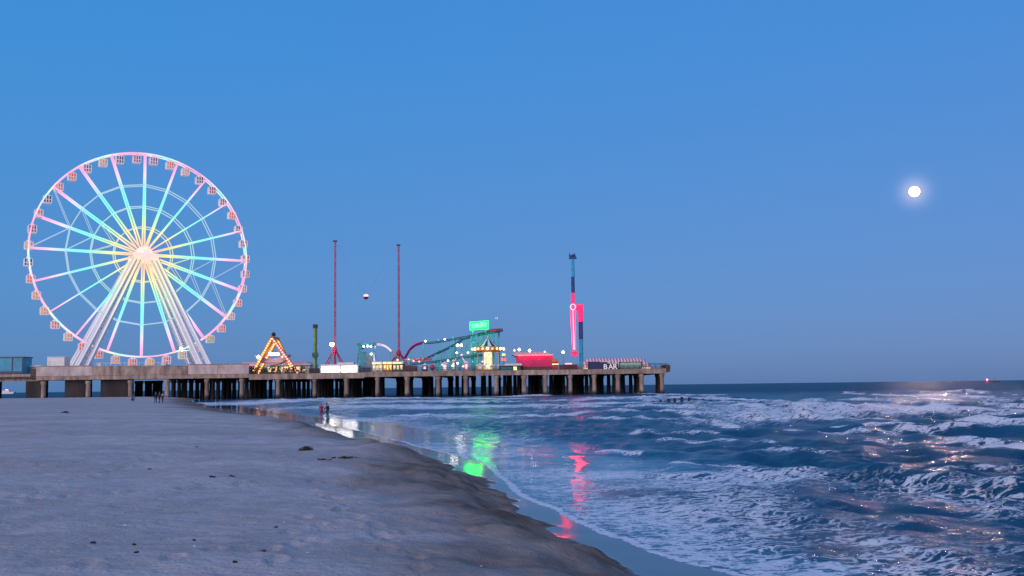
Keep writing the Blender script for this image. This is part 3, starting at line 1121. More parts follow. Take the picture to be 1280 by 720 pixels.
glass_mats = [glow('gondola_red', (1.0, 0.20, 0.14), 0.62, 0.6, 1.3), glow('gondola_orange', (1.0, 0.40, 0.14), 0.62, 0.6, 1.3),
              glow('gondola_pink', (0.60, 0.16, 0.26), 0.42, 0.6, 1.3), glow('gondola_violet', (0.30, 0.16, 0.36), 0.3, 0.6, 1.3),
              glow('gondola_olive', (0.9, 0.75, 0.30), 0.40, 0.6, 1.3)]
glass_me = []
for gm in glass_mats:
    me = gl.mesh('window_glass')
    me.materials.append(gm)
    glass_me.append(me)
for k in range(40):
    a = (k + 0.5) * math.pi / 20
    p = pol(RW, a)
    p = Matrix.Rotation(PSI, 3, 'Z') @ p
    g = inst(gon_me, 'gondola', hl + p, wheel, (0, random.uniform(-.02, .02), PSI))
    low = math.cos(a) < -0.2
    gi = random.choice([0, 1, 1, 0, 4]) if low else random.choice([2, 3, 2, 0, 3, 1, 0])
    inst(glass_me[gi], 'window_glass', (0, 0, 0), g)

# ------------------------------------------------------------------ left end of the pier
bl = thing('pavilion', (PX(15), PY + 6, ZD + 0.75), 'flat roofed blue glazed pavilion beside the big wheel platform', 'building')
zt = PZ(15, 446, PY + 4)
xa, xb = PX(-60, PY + 4), PX(28.5, PY + 4)
MB().box(xa, xb, PY + 4, PY + 9, ZD, zt - 0.25).build('wall', M['blue_panel'], bl)
MB().box(xa - .2, xb + .2, PY + 3.7, PY + 9.3, zt - 0.245, zt).build('roof', M['navy'], bl)
for p in (-40, -10, 15.0, 27.8):
    x = PX(p, PY + 4)
    MB().box(x - .14, x + .14, PY + 3.88, PY + 3.997, ZD, zt - .26).build('mullion', M['navy'], bl)
MB().box(xa, xb, PY + 3.8, PY + 3.99, ZD, ZD + 1.7).build('base_panel', M['navy'], bl)
kb = thing('kiosk', (PX(44, PY + 8), PY + 8, ZP), 'low white roofed kiosk between the blue pavilion and the wheel', 'kiosk')
MB().box(PX(36.5, PY + 8), PX(46, PY + 8), PY + 8, PY + 11, ZD, PZ(44, 459, PY + 8)).build('wall', M['cream'], kb)
MB().box(PX(36, PY + 8), PX(52, PY + 8), PY + 7.5, PY + 11.5, PZ(44, 458.8, PY + 8), PZ(44, 456.6, PY + 8)).build('roof', M['white'], kb)
bx = thing('control_cabin', (PX(69, PY + 2.5), PY + 2.5, ZP - .5), 'plain white box cabin at the foot of the wheel leg', 'cabin')
MB().box(PX(58.5, PY + 2), PX(80, PY + 2), PY + 2, PY + 5.5, ZP - .5, PZ(69, 446, PY + 2) - .2).build('body', M['white'], bx)
MB().box(PX(58.2, PY + 2), PX(80.3, PY + 2), PY + 1.85, PY + 5.65, PZ(69, 446, PY + 2) - .197, PZ(69, 446, PY + 2)).build('roof', M['white'], bx)
MB().box(PX(60, PY + 2), PX(62.4, PY + 2), PY + 1.95, PY + 1.998, ZP - .5, ZP + 1.7).build('door', M['cream'], bx)
ob = thing('boarding_station', (PX(165, PY + 5), PY + 5, ZP - .5), 'low white boarding platform with handrail under the lowest gondolas', 'platform')
MB().box(PX(118, PY + 4), PX(206, PY + 4), PY + 4, PY + 9, ZP - .5, ZP + 0.15).build('platform', M['grey'], ob)
mb = MB()
for p in range(120, 207, 6):
    x = PX(p, PY + 4.2)
    mb.box(x - .05, x + .05, PY + 4.15, PY + 4.25, ZP + .15, ZP + 1.0)
mb.box(PX(120, PY + 4.2), PX(205, PY + 4.2), PY + 4.16, PY + 4.24, ZP + .96, ZP + 1.04)
mb.build('handrail', M['white'], ob)
MB().box(PX(120, PY + 4), PX(124, PY + 4), PY + 4.5, PY + 6, ZP + .15, ZP + 1.1).build('booth', M['white'], ob)
MB().box(PX(200, PY + 4), PX(206, PY + 4), PY + 4.5, PY + 6, ZP + .15, ZP + 0.9).build('booth', M['white'], ob)
mb = MB()
kd = thing('base_frame', (PX(255, 296), 296, ZP - .5), 'white steel base plinth under the right hand wheel legs', 'plinth')
MB().box(PX(240, 296), PX(272, 296), PY + 15, PY + 44, ZP - .495, ZP + .12).build('plinth', M['white'], kd)

# ------------------------------------------------------------------ pendulum ride in an A frame
AY = 280
pr = thing('pendulum_ride', (PX(343, AY), AY, ZD), 'A shaped swinging ship ride covered in orange bulbs', 'fairground ride')
apx = at(343, 423, AY)


def A(px, py, Y=AY):
    return at(px, py, Y)


for y, pts in ((AY - 2.5, (315.5, 373)), (AY + 3.5, (322.5, 368))):
    for p in pts:
        b = A(p, 462, y)
        b.z = ZD
        t = Vector((apx.x, y, apx.z))
        MB().bar(b, t, 0.9).build('frame_leg', M['orange'], pr)
        mb = MB()
        n = 16
        for k in range(n):
            c = b.lerp(t, (k + .5) / n) + Vector((0, -0.55, 0))
            mb.lathe([(0.01, -.3), (.27, -.14), (.27, .14), (0.01, .3)], 8, c)
        mb.build('bulb_string', M['g_warm'] if (p < 330) else M['g_pinkw' if p == 373 else 'g_warm'], pr)
MB().tube((apx.x, AY - 3.2, apx.z), (apx.x, AY + 4.2, apx.z), 0.6, n=12).build('axle', M['orange'], pr)
mb = MB()
mb.lathe([(0.01, -.6), (.55, -.4), (.7, .1), (.4, .6), (0.01, .75)], 10, apx + Vector((0, -1, 1.1)))
mb.build('cap', M['dark'], pr)
# the ship: curved hull hung on two arms
hull = []
hc = A(341, 449)
L_, D_ = 5.2, 1.9
up = [(-L_, 1.3), (-L_ * .8, .75), (-L_ * .4, .3), (0, .15), (L_ * .4, .3), (L_ * .8, .75), (L_, 1.3)]
dn = [(L_ * .82, -.3), (L_ * .45, -D_ * .75), (0, -D_), (-L_ * .45, -D_ * .75), (-L_ * .82, -.3)]
mb = MB().prism([(hc.x + x, hc.z + z) for x, z in up + dn], AY - 1.4, AY + 1.8)
mb.build('ship_hull', M['pink_roof'], pr)
MB().box(hc.x - 3.4, hc.x + 3.4, AY - 1.5, AY - 1.405, hc.z - .9, hc.z - .55).build('hull_stripe', M['cream'], pr)
for s in (-1, 1):
    MB().bar((hc.x + s * 2.6, AY, hc.z + .2), (apx.x, AY, apx.z), 0.28).build('swing_arm', M['orange'], pr)
for (a, b) in ((335.5, 341), (342, 348.5)):
    p, q = A(a, 444.5, AY - 2), A(b, 441, AY - 2)
    MB().box(p.x, q.x, AY - 2.0, AY - 1.7, p.z, q.z).build('light_panel', M['g_white'], pr)
pv = A(352, 446)
MB().lathe([(.01, -.5), (.5, 0), (.01, .5)], 8, A(323, 446, AY - 3.2)).build('floodlight', M['g_flood'], pr)
MB().lathe([(.01, -.5), (.4, 0), (.01, .5)], 8, A(353, 446, AY - 3.2)).build('floodlight', M['g_cream'], pr)
arc = thing('arcade_hall', (PX(340, 292), 292, ZD), 'long low cream arcade with pink roof behind the A frame ride', 'building')
za, zb = PZ(340, 457, 292), PZ(340, 452.5, 292)
MB().box(PX(297, 292), PX(387, 292), 292, 304, ZD, za).build('wall', M['cream'], arc)
MB().box(PX(296, 292), PX(388, 292), 291.4, 304.5, za + .005, za + .35).build('eave', M['white'], arc)
MB().prism([(PX(298, 292), za + .36), (PX(386, 292), za + .36), (PX(380, 292), zb), (PX(304, 292), zb)], 292, 304).build('roof', M['pink_roof'], arc)
for k in range(8):
    x = PX(330 + k * 7, 292)
    MB().box(x - .55, x + .55, 291.9, 291.997, ZD + .9, za - .5).build('window', M['g_cream'] if k % 2 else M['g_warm'], arc)
# low plants and screens behind the railing
for k, p in enumerate((316, 331, 340, 348, 359, 367, 378)):
    x = PX(p, PY + 3)
    hgt_ = random.uniform(1.0, 2.2)
    sh = MB()
    sh.box(x - .7, x + .7, PY + 2.4, PY + 3.6, ZD, ZD + .45)
    t = thing('planter', (x, PY + 3, ZD), 'dark bushy shrub in a box behind the railing by the A frame ride', 'planter', 'planters behind the pier railing')
    sh.build('box', M['brown'], t)
    lf = MB()
    for q in range(90):
        c = Vector((x + random.gauss(0, .5), PY + 3 + random.gauss(0, .4), ZD + .5 + random.random() * hgt_))
        a = Vector((random.gauss(0, 1), random.gauss(0, 1), random.gauss(0, 1))).normalized() * .28
        b = Vector((random.gauss(0, 1), random.gauss(0, 1), random.gauss(0, 1))).normalized() * .22
        lf.add([c - a, c + b, c + a, c - b], [(0, 1, 2, 3)])
    lf.build('foliage', M['green_dark'], t)

# green mast
gp = A(394.3, 407, 282)
gm_ = thing('drop_tower', (gp.x, 282, ZD), 'slim green mast with a black cap beside the A frame ride', 'ride tower')
MB().box(gp.x - .55, gp.x + .05, 281.6, 282.4, ZD, gp.z - .8).build('mast', M['green_mid'], gm_)
MB().box(gp.x + .053, gp.x + .5, 281.65, 282.35, ZD, gp.z - .8).build('rail', M['green_dark'], gm_)
MB().box(gp.x - .65, gp.x + .6, 281.4, 282.6, gp.z - .795, gp.z + .35).build('cap', M['dark'], gm_)
zc = PZ(394, 443, 282)
MB().box(gp.x - .8, gp.x + .75, 281, 283, zc - .8, zc + .5).build('carriage', M['green_dark'], gm_)
MB().box(gp.x - 1.6, gp.x + 1.6, 280.6, 283.6, ZD, ZD + 1.6).build('base', M['dark'], gm_)

# ------------------------------------------------------------------ slingshot: two red masts and a capsule between them
SY_ = 288
sl = thing('slingshot_ride', (PX(458, SY_), SY_, ZD), 'catapult ride with two tall thin red masts braced at the foot', 'fairground ride')
tops = []
for (pt, pyt, pb_, pyc) in ((420, 302, 417.3, 437), (498.7, 307, 497.6, 440)):
    t = A(pt, pyt, SY_)
    c = A(pb_, pyc, SY_)
    t.x = (t.x + c.x) / 2
    c.x = t.x
    t.y = SY_
    mb = MB()
    for k in range(3):
        a = 2 * math.pi * k / 3 + .3
        o3 = Vector((math.cos(a), math.sin(a), 0)) * .30
        mb.tube(Vector((t.x, SY_, ZD)) + o3, t + o3 * .8, .13, .11, n=6)
    n = 40
    for k in range(n):
        z0 = ZD + (t.z - ZD) * k / n
        z1 = ZD + (t.z - ZD) * (k + 1) / n
        a = 2 * math.pi * (k % 3) / 3 + .3
        a2 = a + 2 * math.pi / 3
        mb.tube((t.x + .28 * math.cos(a), SY_ + .28 * math.sin(a), z0), (t.x + .28 * math.cos(a2), SY_ + .28 * math.sin(a2), z1), .07, n=5)
    mb.build('mast', M['red_mast'], sl)
    MB().box(t.x - .6, t.x + .6, SY_ - .4, SY_ + .4, t.z, t.z + .35).build('mast_head', M['dark'], sl)
    tops.append(t.copy())
    for k in range(8):
        a = 2 * math.pi * k / 8 + .2
        b = Vector((t.x + 4.3 * math.cos(a), SY_ + 4.3 * math.sin(a), ZD + .2))
        MB().tube(b, (t.x, SY_, c.z + .5), .16, n=6).build('stay', M['red'], sl)
    MB().lathe([(.35, c.z - 1.3), (.75, c.z - .8), (.75, c.z), (.35, c.z + .8)], 10, (t.x, SY_, 0)).build('collar', M['red'], sl)
cp = A(457.5, 371, SY_)
cap = thing('ride_capsule', cp - Vector((0, 0, .8)), 'round open ride capsule hanging on elastic cords between the red masts', 'capsule')
mb = MB()
for k in range(6):
    a = math.pi * k / 6
    mb.path([cp + Vector((.78 * math.cos(t) * math.cos(a), .78 * math.cos(t) * math.sin(a), .78 * math.sin(t))) for t in np.linspace(0, 2 * math.pi, 18)[:-1]], .07, 5, closed=True)
mb.build('cage', M['brown'], cap)
MB().lathe([(.01, .85), (.45, .78), (.75, .45), (.85, .1), (.7, .1), (.55, .4), (.01, .6)], 14, cp).build('light_crown', M['g_pinkw'], cap)
MB().lathe([(.01, -.75), (.5, -.55), (.7, -.1), (.3, 0), (.01, .1)], 12, cp).build('seat', M['brown'], cap)
for t in tops:
    MB().tube(cp + Vector((0, 0, .5)), t, .008, n=5).build('cord', M['dark'], cap)
fl1 = thing('flood_lamp', (A(415, 430, 285).x, 285, ZD), 'floodlight on a thin pole beside the red mast and bright white stall', 'lamp')
fp = A(415, 430.5, 285)
MB().tube((fp.x, 285, ZD), (fp.x, 285, fp.z), .09, n=8).build('pole', M['grey'], fl1)
MB().lathe([(.01, -.6), (.5, -.45), (.75, 0), (.5, .45), (.01, .6)], 12, fp + Vector((0, -.3, 0))).build('lamp_head', M['g_flood'], fl1, smooth=True)

# ------------------------------------------------------------------ bright white stall
wy = 276
ws = thing('game_stall', (PX(424, wy), wy, ZD), 'brilliantly lit white game stall with two open bays', 'stall')
z0, z1 = ZD + .15, PZ(424, 457.5, wy)
for a, b in ((401.5, 424), (426.5, 446)):
    MB().box(PX(a, wy), PX(b, wy), wy + .6, wy + .9, z0 + .1, z1 - .1).build('lit_bay', M['g_white'], ws)
for p in (400.5, 425.2, 447):
    MB().box(PX(p, wy) - .22, PX(p, wy) + .22, wy, wy + 4, ZD, z1).build('pier_post', M['white'], ws)
MB().box(PX(400, wy), PX(447.5, wy), wy + .95, wy + 4.2, ZD, z1 - .02).build('back_wall', M['white'], ws)
MB().box(PX(401.3, wy), PX(446.5, wy), wy + .05, wy + .55, ZD, z0 + .1).build('counter', M['cream'], ws)
MB().prism([(PX(399, wy), z1 + .003), (PX(449, wy), z1 + .003), (PX(446, wy), z1 + .5), (PX(402, wy), z1 + .5)], wy - .6, wy + 4.6).build('roof', M['white'], ws)
MB().box(PX(421, wy), PX(441, wy), wy + 1, wy + 4, z1 + .51, z1 + 1.1).build('roof_box', M['cream'], ws)

# ------------------------------------------------------------------ teal frame tower
ty = 280
tt = thing('launch_tower', (PX(458, ty), ty, ZD), 'squat teal frame tower with white spotlights along its top beam', 'fairground ride')
zt = PZ(458, 429.5, ty)
for y in (ty - 2, ty + 3):
    for (a, b) in ((449.5, 445), (449.8, 453), (466.5, 464), (467, 472)):
        p, q = A(a, 431, y), A(b, 462, y)
        q.z = ZD
        MB().bar(q, p, .35).build('leg', M['teal'], tt)
MB().box(PX(447.5, ty), PX(469, ty), ty - 2.5, ty + 3.5, zt - .55, zt + .1).build('top_beam', M['teal'], tt)
MB().box(PX(449, ty), PX(453, ty), ty - 2.3, ty + 3.2, zt - 1.6, zt - .56).build('winch_box', M['teal'], tt)
MB().box(PX(447, ty), PX(456.5, ty), ty + 2.0, ty + 2.2, ZD, zt - 2.4).build('screen', M['teal_pale'], tt)
MB().box(PX(457, ty), PX(464, ty), ty + 1.0, ty + 1.8, ZD, zt - 3.6).build('panel', M['grey'], tt)
MB().box(PX(453, ty), PX(465, ty), ty - 1.6, ty + .5, ZD, ZD + 1.6).build('base', M['navy'], tt)
for p, y in ((454.5, 433), (459.5, 432.6), (463.5, 433), (464, 442.5)):
    MB().lathe([(.01, -.35), (.4, 0), (.01, .35)], 8, A(p, y, ty - 2.8)).build('spotlight', M['g_cool'], tt)

# ------------------------------------------------------------------ row of lit stalls and coaster
for k, (a, b, lab, mt) in enumerate(((465.5, 478, 'small snack stall with cream lit front next to the teal tower', 'g_cream'),
                                     (479, 490, 'narrow orange fronted snack stall with glowing windows below the red mast', 'g_yellow'),
                                     (491, 504, 'green and yellow lit ticket stall at the foot of the red mast', 'g_cream'))):
    y = 277.5
    st = thing('snack_stall', (PX((a + b) / 2, y), y, ZD), lab, 'stall', 'lit snack stalls on the pier')
    za = PZ(480, 453, y)
    MB().box(PX(a, y), PX(b, y), y + .4, y + 3, ZD, za).build('body', M[('cream', 'orange', 'green_dark')[k]], st)
    MB().box(PX(a, y) - .2, PX(b, y) + .2, y - .5, y + 3.2, za + .003, za + .3).build('roof', M['white'], st)
    MB().box(PX(a, y), PX(b, y), y - .45, y - .3, za - .5, za - .01).build('light_fascia', M[mt], st)
    n = 3
    for q in range(n):
        xa = PX(a, y) + (PX(b, y) - PX(a, y)) * (q + .15) / n
        xb = PX(a, y) + (PX(b, y) - PX(a, y)) * (q + .75) / n
        MB().box(xa, xb, y + .3, y + .397, ZD + .9, za - .9).build('window', M['g_yellow' if k == 1 else 'g_cream'], st)

M['track_teal'] = paint('track_teal', (0.02, 0.16, 0.17), 0.4, 0.3, 0.8)
rc = thing('roller_coaster', (PX(560, 288), 288, ZD), 'small roller coaster with teal track on teal columns and magenta dip', 'roller coaster')


def smooth_path(pts, n=8):
    P = [Vector(p) for p in pts]
    out = []
    for i in range(len(P) - 1):
        p0, p1, p2, p3 = P[max(i - 1, 0)], P[i], P[i + 1], P[min(i + 2, len(P) - 1)]
        for k in range(n):
            t = k / n
            out.append(0.5 * ((2 * p1) + (p2 - p0) * t + (2 * p0 - 5 * p1 + 4 * p2 - p3) * t * t + (3 * p1 - p0 - 3 * p2 + p3) * t ** 3))
    out.append(P[-1])
    return out


def track(pix, mat, r=.16, g=.55, n=8):
    pts = smooth_path([A(px, py, y) for px, py, y in pix], n)
    mb = MB()
    side = []
    for i, p in enumerate(pts):
        d = pts[min(i + 1, len(pts) - 1)] - pts[max(i - 1, 0)]
        side.append(Vector((-d.y, d.x, 0)).normalized() * g)
    mb.path([p + s for p, s in zip(pts, side)], r, 6)
    mb.path([p - s for p, s in zip(pts, side)], r, 6)
    mb.path([p - Vector((0, 0, .45)) for p in pts], r * 1.5, 6)
    for p, s in list(zip(pts, side))[::2]:
        mb.bar(p + s, p - Vector((0, 0, .45)), .12)
        mb.bar(p - s, p - Vector((0, 0, .45)), .12)
    mb.build('track', M[mat], rc)
    return pts


track([(468, 452, 283), (468.5, 434, 283), (471, 429.8, 283.5), (478, 430.5, 284), (484, 433.5, 285), (489, 438, 286)], 'g_violet', .06, .3)
track([(489, 438, 286), (494, 444, 287), (500, 448.5, 288), (508, 449.3, 288), (519, 449.2, 288), (530, 448.6, 288)], 'white', .16)
track([(503, 449, 291), (507, 445, 291), (512, 436.5, 291), (519, 430.5, 291), (528, 427.5, 291)], 'purple_track', .22)
track([(528, 427.5, 291), (540, 427.5, 291), (555, 425, 291), (575, 421.5, 291), (590, 418.8, 291), (604, 415.5, 291), (616, 412.2, 290), (625, 410.8, 287),
       (626, 412.6, 283.5), (618, 414.4, 282), (606, 416, 282), (590, 420, 283), (578, 423.5, 284), (572, 428, 285), (558, 435.5, 286), (545, 441.5, 287), (530, 448.6, 288)], 'track_teal', .11, .42)
track([(515, 454, 280), (530, 452.5, 280), (545, 451, 280), (562, 448.5, 280), (578, 446, 280), (592, 444, 280), (606, 442.6, 280.5), (616, 442.4, 282)], 'green_dark', .11, .42)
M['teal_lit'] = paint('teal_column', (0.04, 0.55, 0.52), 0.4, 0.25, 0.5)
for (p, y, pyt, wd) in ((563, 285, 434, .3), (567, 290.6, 424.5, .3), (589.5, 281.2, 420, .34), (595.5, 281.4, 418, .34), (592.5, 290.7, 419.5, .5), (601.5, 290.7, 417, .3), (612, 290.5, 414, .35),
                        (617, 282, 415, .3), (623.5, 285.5, 412.5, .3), (545, 287, 443, .25), (529, 291, 428.5, .25), (513, 291, 437, .25), (575, 280, 447, .25), (551, 280, 451, .25), (488, 286, 438, .14),
                        (605, 280.5, 443.5, .25)):
    b = A(p, pyt, y)
    MB().box(b.x - wd, b.x + wd, y - wd * .8, y + wd * .8, ZD, b.z).build('column', M['teal_lit'], rc)
for (p, q) in (((578, 447), (588, 461)), ((570, 448), (562, 461))):
    a, b = A(p[0], p[1], 279.6), A(q[0], q[1], 279.2)
    b.z = ZD
    MB().bar(a, b, .3).build('strut', M['white'], rc)
mb = MB()
for k in range(9):
    z = ZD + 1.2 + k * 1.25
    p, q = PX(589.5, 281.3), PX(595.5, 281.3)
    mb.bar((p, 281.3, z), (q, 281.3, z + 1.25), .16)
mb.build('bracing', M['teal_lit'], rc)
for k, p in enumerate(range(548, 614, 7)):
    top_ = np.interp(p, [540, 555, 575, 590, 604, 616, 625], [428.5, 426, 422.5, 420, 416.5, 413.5, 412])
    t_ = A(p, top_, 291.4)
    mb = MB()
    mb.box(t_.x - .11, t_.x + .11, 291.3, 291.5, ZD, t_.z)
    t2 = A(p + 7, top_ + 9, 291.4)
    mb.bar((t_.x, 291.7, ZD + 2.0), (t2.x, 291.7, max(ZD + 3, t2.z)), .14)
    mb.bar((t2.x, 291.85, ZD + 2.0), (t_.x, 291.85, max(ZD + 3, t2.z)), .14)
    mb.build('trestle', M['teal_lit'], rc)
zp = A(612, 411, 286)
mb = MB()
mb.lathe([(.01, .7), (1.6, .4), (2.4, 0), (2.4, -.3), (.01, -.3)], 16, Vector((PX(620, 285), 285.5, zp.z - .6)))
mb.build('canopy', M['red'], rc)
# small lamps added around the track and columns, some free in the air
for (p, py_, y, mt) in ((532, 426.5, 290, 'g_cool'), (548, 425, 290, 'g_teal'), (556, 424, 290, 'g_white'), (566, 422, 290, 'g_teal'), (571, 441, 279, 'g_white'), (577, 443.5, 279, 'g_pinkw'), (585, 441, 279, 'g_white'),
                        (560, 451, 279, 'g_white'), (553, 456, 275, 'g_pinkw'), (566, 457, 275, 'g_white'), (572, 454, 275, 'g_cool'), (579, 458, 275, 'g_warm'), (591, 452, 279, 'g_teal'), (594, 440, 280, 'g_teal'),
                        (592, 428, 280, 'g_teal'), (603, 452, 275, 'g_pinkw'), (524, 452, 279, 'g_cream'), (511, 449, 279, 'g_cream'), (517, 451, 279, 'g_pinkw'), (497, 450, 276, 'g_yellow'), (503, 453, 276, 'g_teal')):
    c = A(p, py_, y - .6)
    MB().lathe([(.01, -.3), (.26, -.16), (.3, 0), (.26, .16), (.01, .3)], 8, c).build('track_lamp', M[mt], rc, smooth=True)
# car train on the track
ct = thing('coaster_train', A(520, 452.6, 279.9), 'short red coaster train standing low on the front track', 'coaster train')
c0 = A(536, 451.6, 280)
for k in range(3):
    x = c0.x - 1.9 * k
    z = c0.z - .07 * k + .25
    MB().prism([(x - .8, z), (x + .8, z), (x + .9, z + .6), (x + .35, z + .6), (x + .3, z + .35), (x - .3, z + .35), (x - .4, z + 1.0), (x - .85, z + 1.0)], 279.4, 280.6).build('car', M['red'], ct)
bb = A(540.5, 458.5, 276)
bu = thing('red_ball', Vector((bb.x, 276, ZD)), 'large dull red ball ornament standing behind the pier railing', 'ornament')
MB().lathe([(.85 * math.cos(t) + .005, .85 * math.sin(t)) for t in np.linspace(-1.5, 1.57, 10)], 16, (bb.x, 276, ZD + 1.35)).build('ball', M['red'], bu, smooth=True)
MB().lathe([(.6, 0), (.6, .2), (.25, .3), (.25, .6)], 12, (bb.x, 276, ZD)).build('stand', M['grey'], bu)
lf2 = thing('flood_lamp', (A(575, 431.5, 280).x, 280, ZD), 'twin floodlight on a pole among the coaster columns', 'lamp')
fp = A(575, 431.5, 280)
MB().tube((fp.x, 280, ZD), (fp.x, 280, fp.z), .08, n=8).build('pole', M['grey'], lf2)
for s in (-.75, .45):
    MB().lathe([(.01, -.4), (.42, 0), (.01, .4)], 10, fp + Vector((s, -.3, 0))).build('lamp_head', M['g_flood'], lf2, smooth=True)
# small amusements on the deck under the coaster
for k, (p, pyt, wd, mt, lab) in enumerate(((556, 453, 5, 'white', 'small white ride booth with a pink lamp under the coaster'),
                                          (567, 450, 4, 'grey', 'grey control hut under the coaster track'),
                                          (583, 452, 5, 'pink_roof', 'small pink booth under the coaster beside the teal columns'),
                                          (600, 455, 5, 'white', 'small white booth between teal columns and carousel'),
                                          (531, 455, 6, 'green_dark', 'low dark green booth left of the red ball ornament'))):
    y = 277
    bt = thing('booth', (PX(p, y), y, ZD), lab, 'booth')
    z1 = PZ(p, pyt, y)
    MB().box(PX(p - wd / 2, y), PX(p + wd / 2, y), y, y + 2, ZD, z1 - .4).build('body', M[mt], bt)
    MB().prism([(PX(p - wd / 2 - .6, y), z1 - .395), (PX(p + wd / 2 + .6, y), z1 - .395), (PX(p, y), z1 + .3)], y - .2, y + 2.2).build('roof', M['white'], bt)
    MB().box(PX(p - wd / 4, y), PX(p + wd / 4, y), y - .06, y - .003, ZD + .8, z1 - .8).build('window', M['g_cream' if k % 2 else 'g_pinkw'], bt)

# ------------------------------------------------------------------ green sign
gy = 283
gs = thing('green_sign', (PX(599, gy), gy, ZD + 3), 'glowing green sign board raised above the coaster on teal posts', 'sign')
p00, p10, p11, p01 = A(587.5, 412.6, gy), A(610.5, 411.2, gy), A(610.8, 401.0, gy), A(587, 402.6, gy)
quad = [(p.x, p.z) for p in (p00, p10, p11, p01)]
MB().prism(quad, gy - .3, gy + .3).build('board', M['g_green'], gs)
mb = MB()
for f, hgt_ in ((.18, .5), (.36, .55), (.5, .4), (.64, .6), (.82, .55)):
    b = p00.lerp(p10, f).lerp(p01.lerp(p11, f), .25)
    t = p00.lerp(p10, f).lerp(p01.lerp(p11, f), .25 + hgt_)
    mb.bar(b + Vector((0, -.42, 0)), t + Vector((0, -.42, 0)), .85)
mb.build('light_tubes', M['g_greenw'], gs)
for p in (591, 607):
    t = A(p, 412, gy + .5)
    MB().box(t.x - .2, t.x + .2, gy + .35, gy + .7, ZD, t.z + 1.2).build('post', M['teal_lit'], gs)

# ------------------------------------------------------------------ carousel
cy = 277.5
cc = Vector((PX(610, cy), cy + 2.5, ZD))
ca = thing('carousel', cc, 'carousel with blue and white striped tent top and a ring of bulbs', 'carousel')
ze, za, rr = PZ(610, 433.5, cy), PZ(610, 421.5, cy), 3.4
n = 16
prof = [(rr, ze - ZD), (rr * .62, ze - ZD + 1.0), (rr * .3, ze - ZD + 2.0), (.06, za - ZD)]
MB().lathe(prof, n, cc, 0, 1).build('tent_top', [M['white'], M['navy']], ca)
mb = MB().lathe([(.05, 0), (.16, .2), (.12, .4), (.02, .6)], 8, cc + Vector((0, 0, za - ZD)))
mb.build('finial', M['white'], ca)
zr = PZ(610, 436, cy)
MB().lathe([(rr + .1, zr - ZD - .9), (rr + 1.3, zr - ZD - .6), (rr + 1.3, zr - ZD + .5), (rr, zr - ZD + .7)], 24, cc).build('rounding_board', M['orange'], ca)
for k in range(20):
    a = 2 * math.pi * k / 20
    MB().lathe([(.01, -.42), (.34, -.2), (.34, .2), (.01, .42)], 10, cc + Vector(((rr + 1.4) * math.cos(a), (rr + 1.4) * math.sin(a), zr - ZD))).build('bulb', M['g_yellow'] if k % 3 else M['g_white'], ca)
MB().lathe([(1.25, .6), (1.25, zr - ZD - .9)], 10, cc).build('centre_drum', M['g_cream'], ca)
MB().lathe([(4.3, 0), (4.3, .55), (.1, .56)], 24, cc).build('turntable', M['orange'], ca)
for k in range(8):
    a = 2 * math.pi * (k + .5) / 8
    c = cc + Vector((3.5 * math.cos(a), 3.5 * math.sin(a), 0))
    MB().tube(c + Vector((0, 0, .5)), c + Vector((0, 0, zr - ZD - .7)), .09, n=6).build('pole', M['cream'], ca)
    h = c + Vector((0, 0, 1.6))
    d = Vector((-math.sin(a), math.cos(a), 0))
    hm = MB().tube(h - d * .55, h + d * .55, .26, .3, n=8)
    hm.tube(h + d * .5, h + d * .85 + Vector((0, 0, .5)), .17, .12, n=6)
    hm.tube(h + d * .8 + Vector((0, 0, .5)), h + d * 1.15 + Vector((0, 0, .3)), .12, .08, n=6)
    for s in (-.4, .4):
        for s2 in (-1, 1):
            sd_ = Vector((math.cos(a), math.sin(a), 0)) * .15 * s2
            hm.tube(h + d * s + sd_, h + d * (s * 1.3) + sd_ - Vector((0, 0, .75)), .08, .05, n=5)
    hm.build('horse', M['white'], ca)

# gull-like pennant on a thin pole above the coaster: the small banner
fgp = A(622.5, 397.5, 285.5)
fgt = thing('pennant', (fgp.x, 285.5, zp.z), 'tiny pale pennant flying on a thin pole over the coaster canopy', 'flag')
MB().tube((fgp.x, 285.5, zp.z - .8), (fgp.x, 285.5, fgp.z + .4), .04, n=6).build('pole', M['grey'], fgt)
mb = MB()
for k in range(6):
    x0, x1 = -k * .16, -(k + 1) * .16
    f0, f1 = .08 * math.sin(k * 1.1), .08 * math.sin((k + 1) * 1.1)
    h0, h1 = .4 * (1 - k / 8), .4 * (1 - (k + 1) / 8)
    for s in (0, .02):
        mb.add([fgp + Vector((x0, f0 + s, -h0)), fgp + Vector((x1, f1 + s, -h1)), fgp + Vector((x1, f1 + s, h1)), fgp + Vector((x0, f0 + s, h0))], [(0, 1, 2, 3)])
mb.build('cloth', M['white'], fgt)

# ------------------------------------------------------------------ magenta hall and its neighbours
my = 277
mh = thing('magenta_hall', (PX(672, my), my + 4, ZD), 'broad magenta lit hall with flat pale roof edge and spotlights', 'building')
zt, zm = PZ(672, 444.6, my), PZ(672, 442, my)
poly = [(PX(648, my), ZD), (PX(689, my), ZD), (PX(691.5, my), zt), (PX(645, my), zt)]
MB().prism(poly, my, my + 12).build('wall', M['magenta'], mh)
MB().box(PX(643, my), PX(692.5, my), my - .4, my + 12.4, zt + .003, zt + .32).build('roof_edge', M['cream'], mh)
MB().prism([(PX(640, my), zt + .33), (PX(690, my), zt + .33), (PX(684, my), zm + .5), (PX(646, my), zm + .5)], my + 1, my + 11).build('roof', M['pink_roof'], mh)
for k in range(10):
    x = PX(650 + k * 4.2, my)
    MB().box(x - .25, x + .25, my - .7, my - .45, zt - .15, zt).build('wall_washer', M['g_pink'], mh)
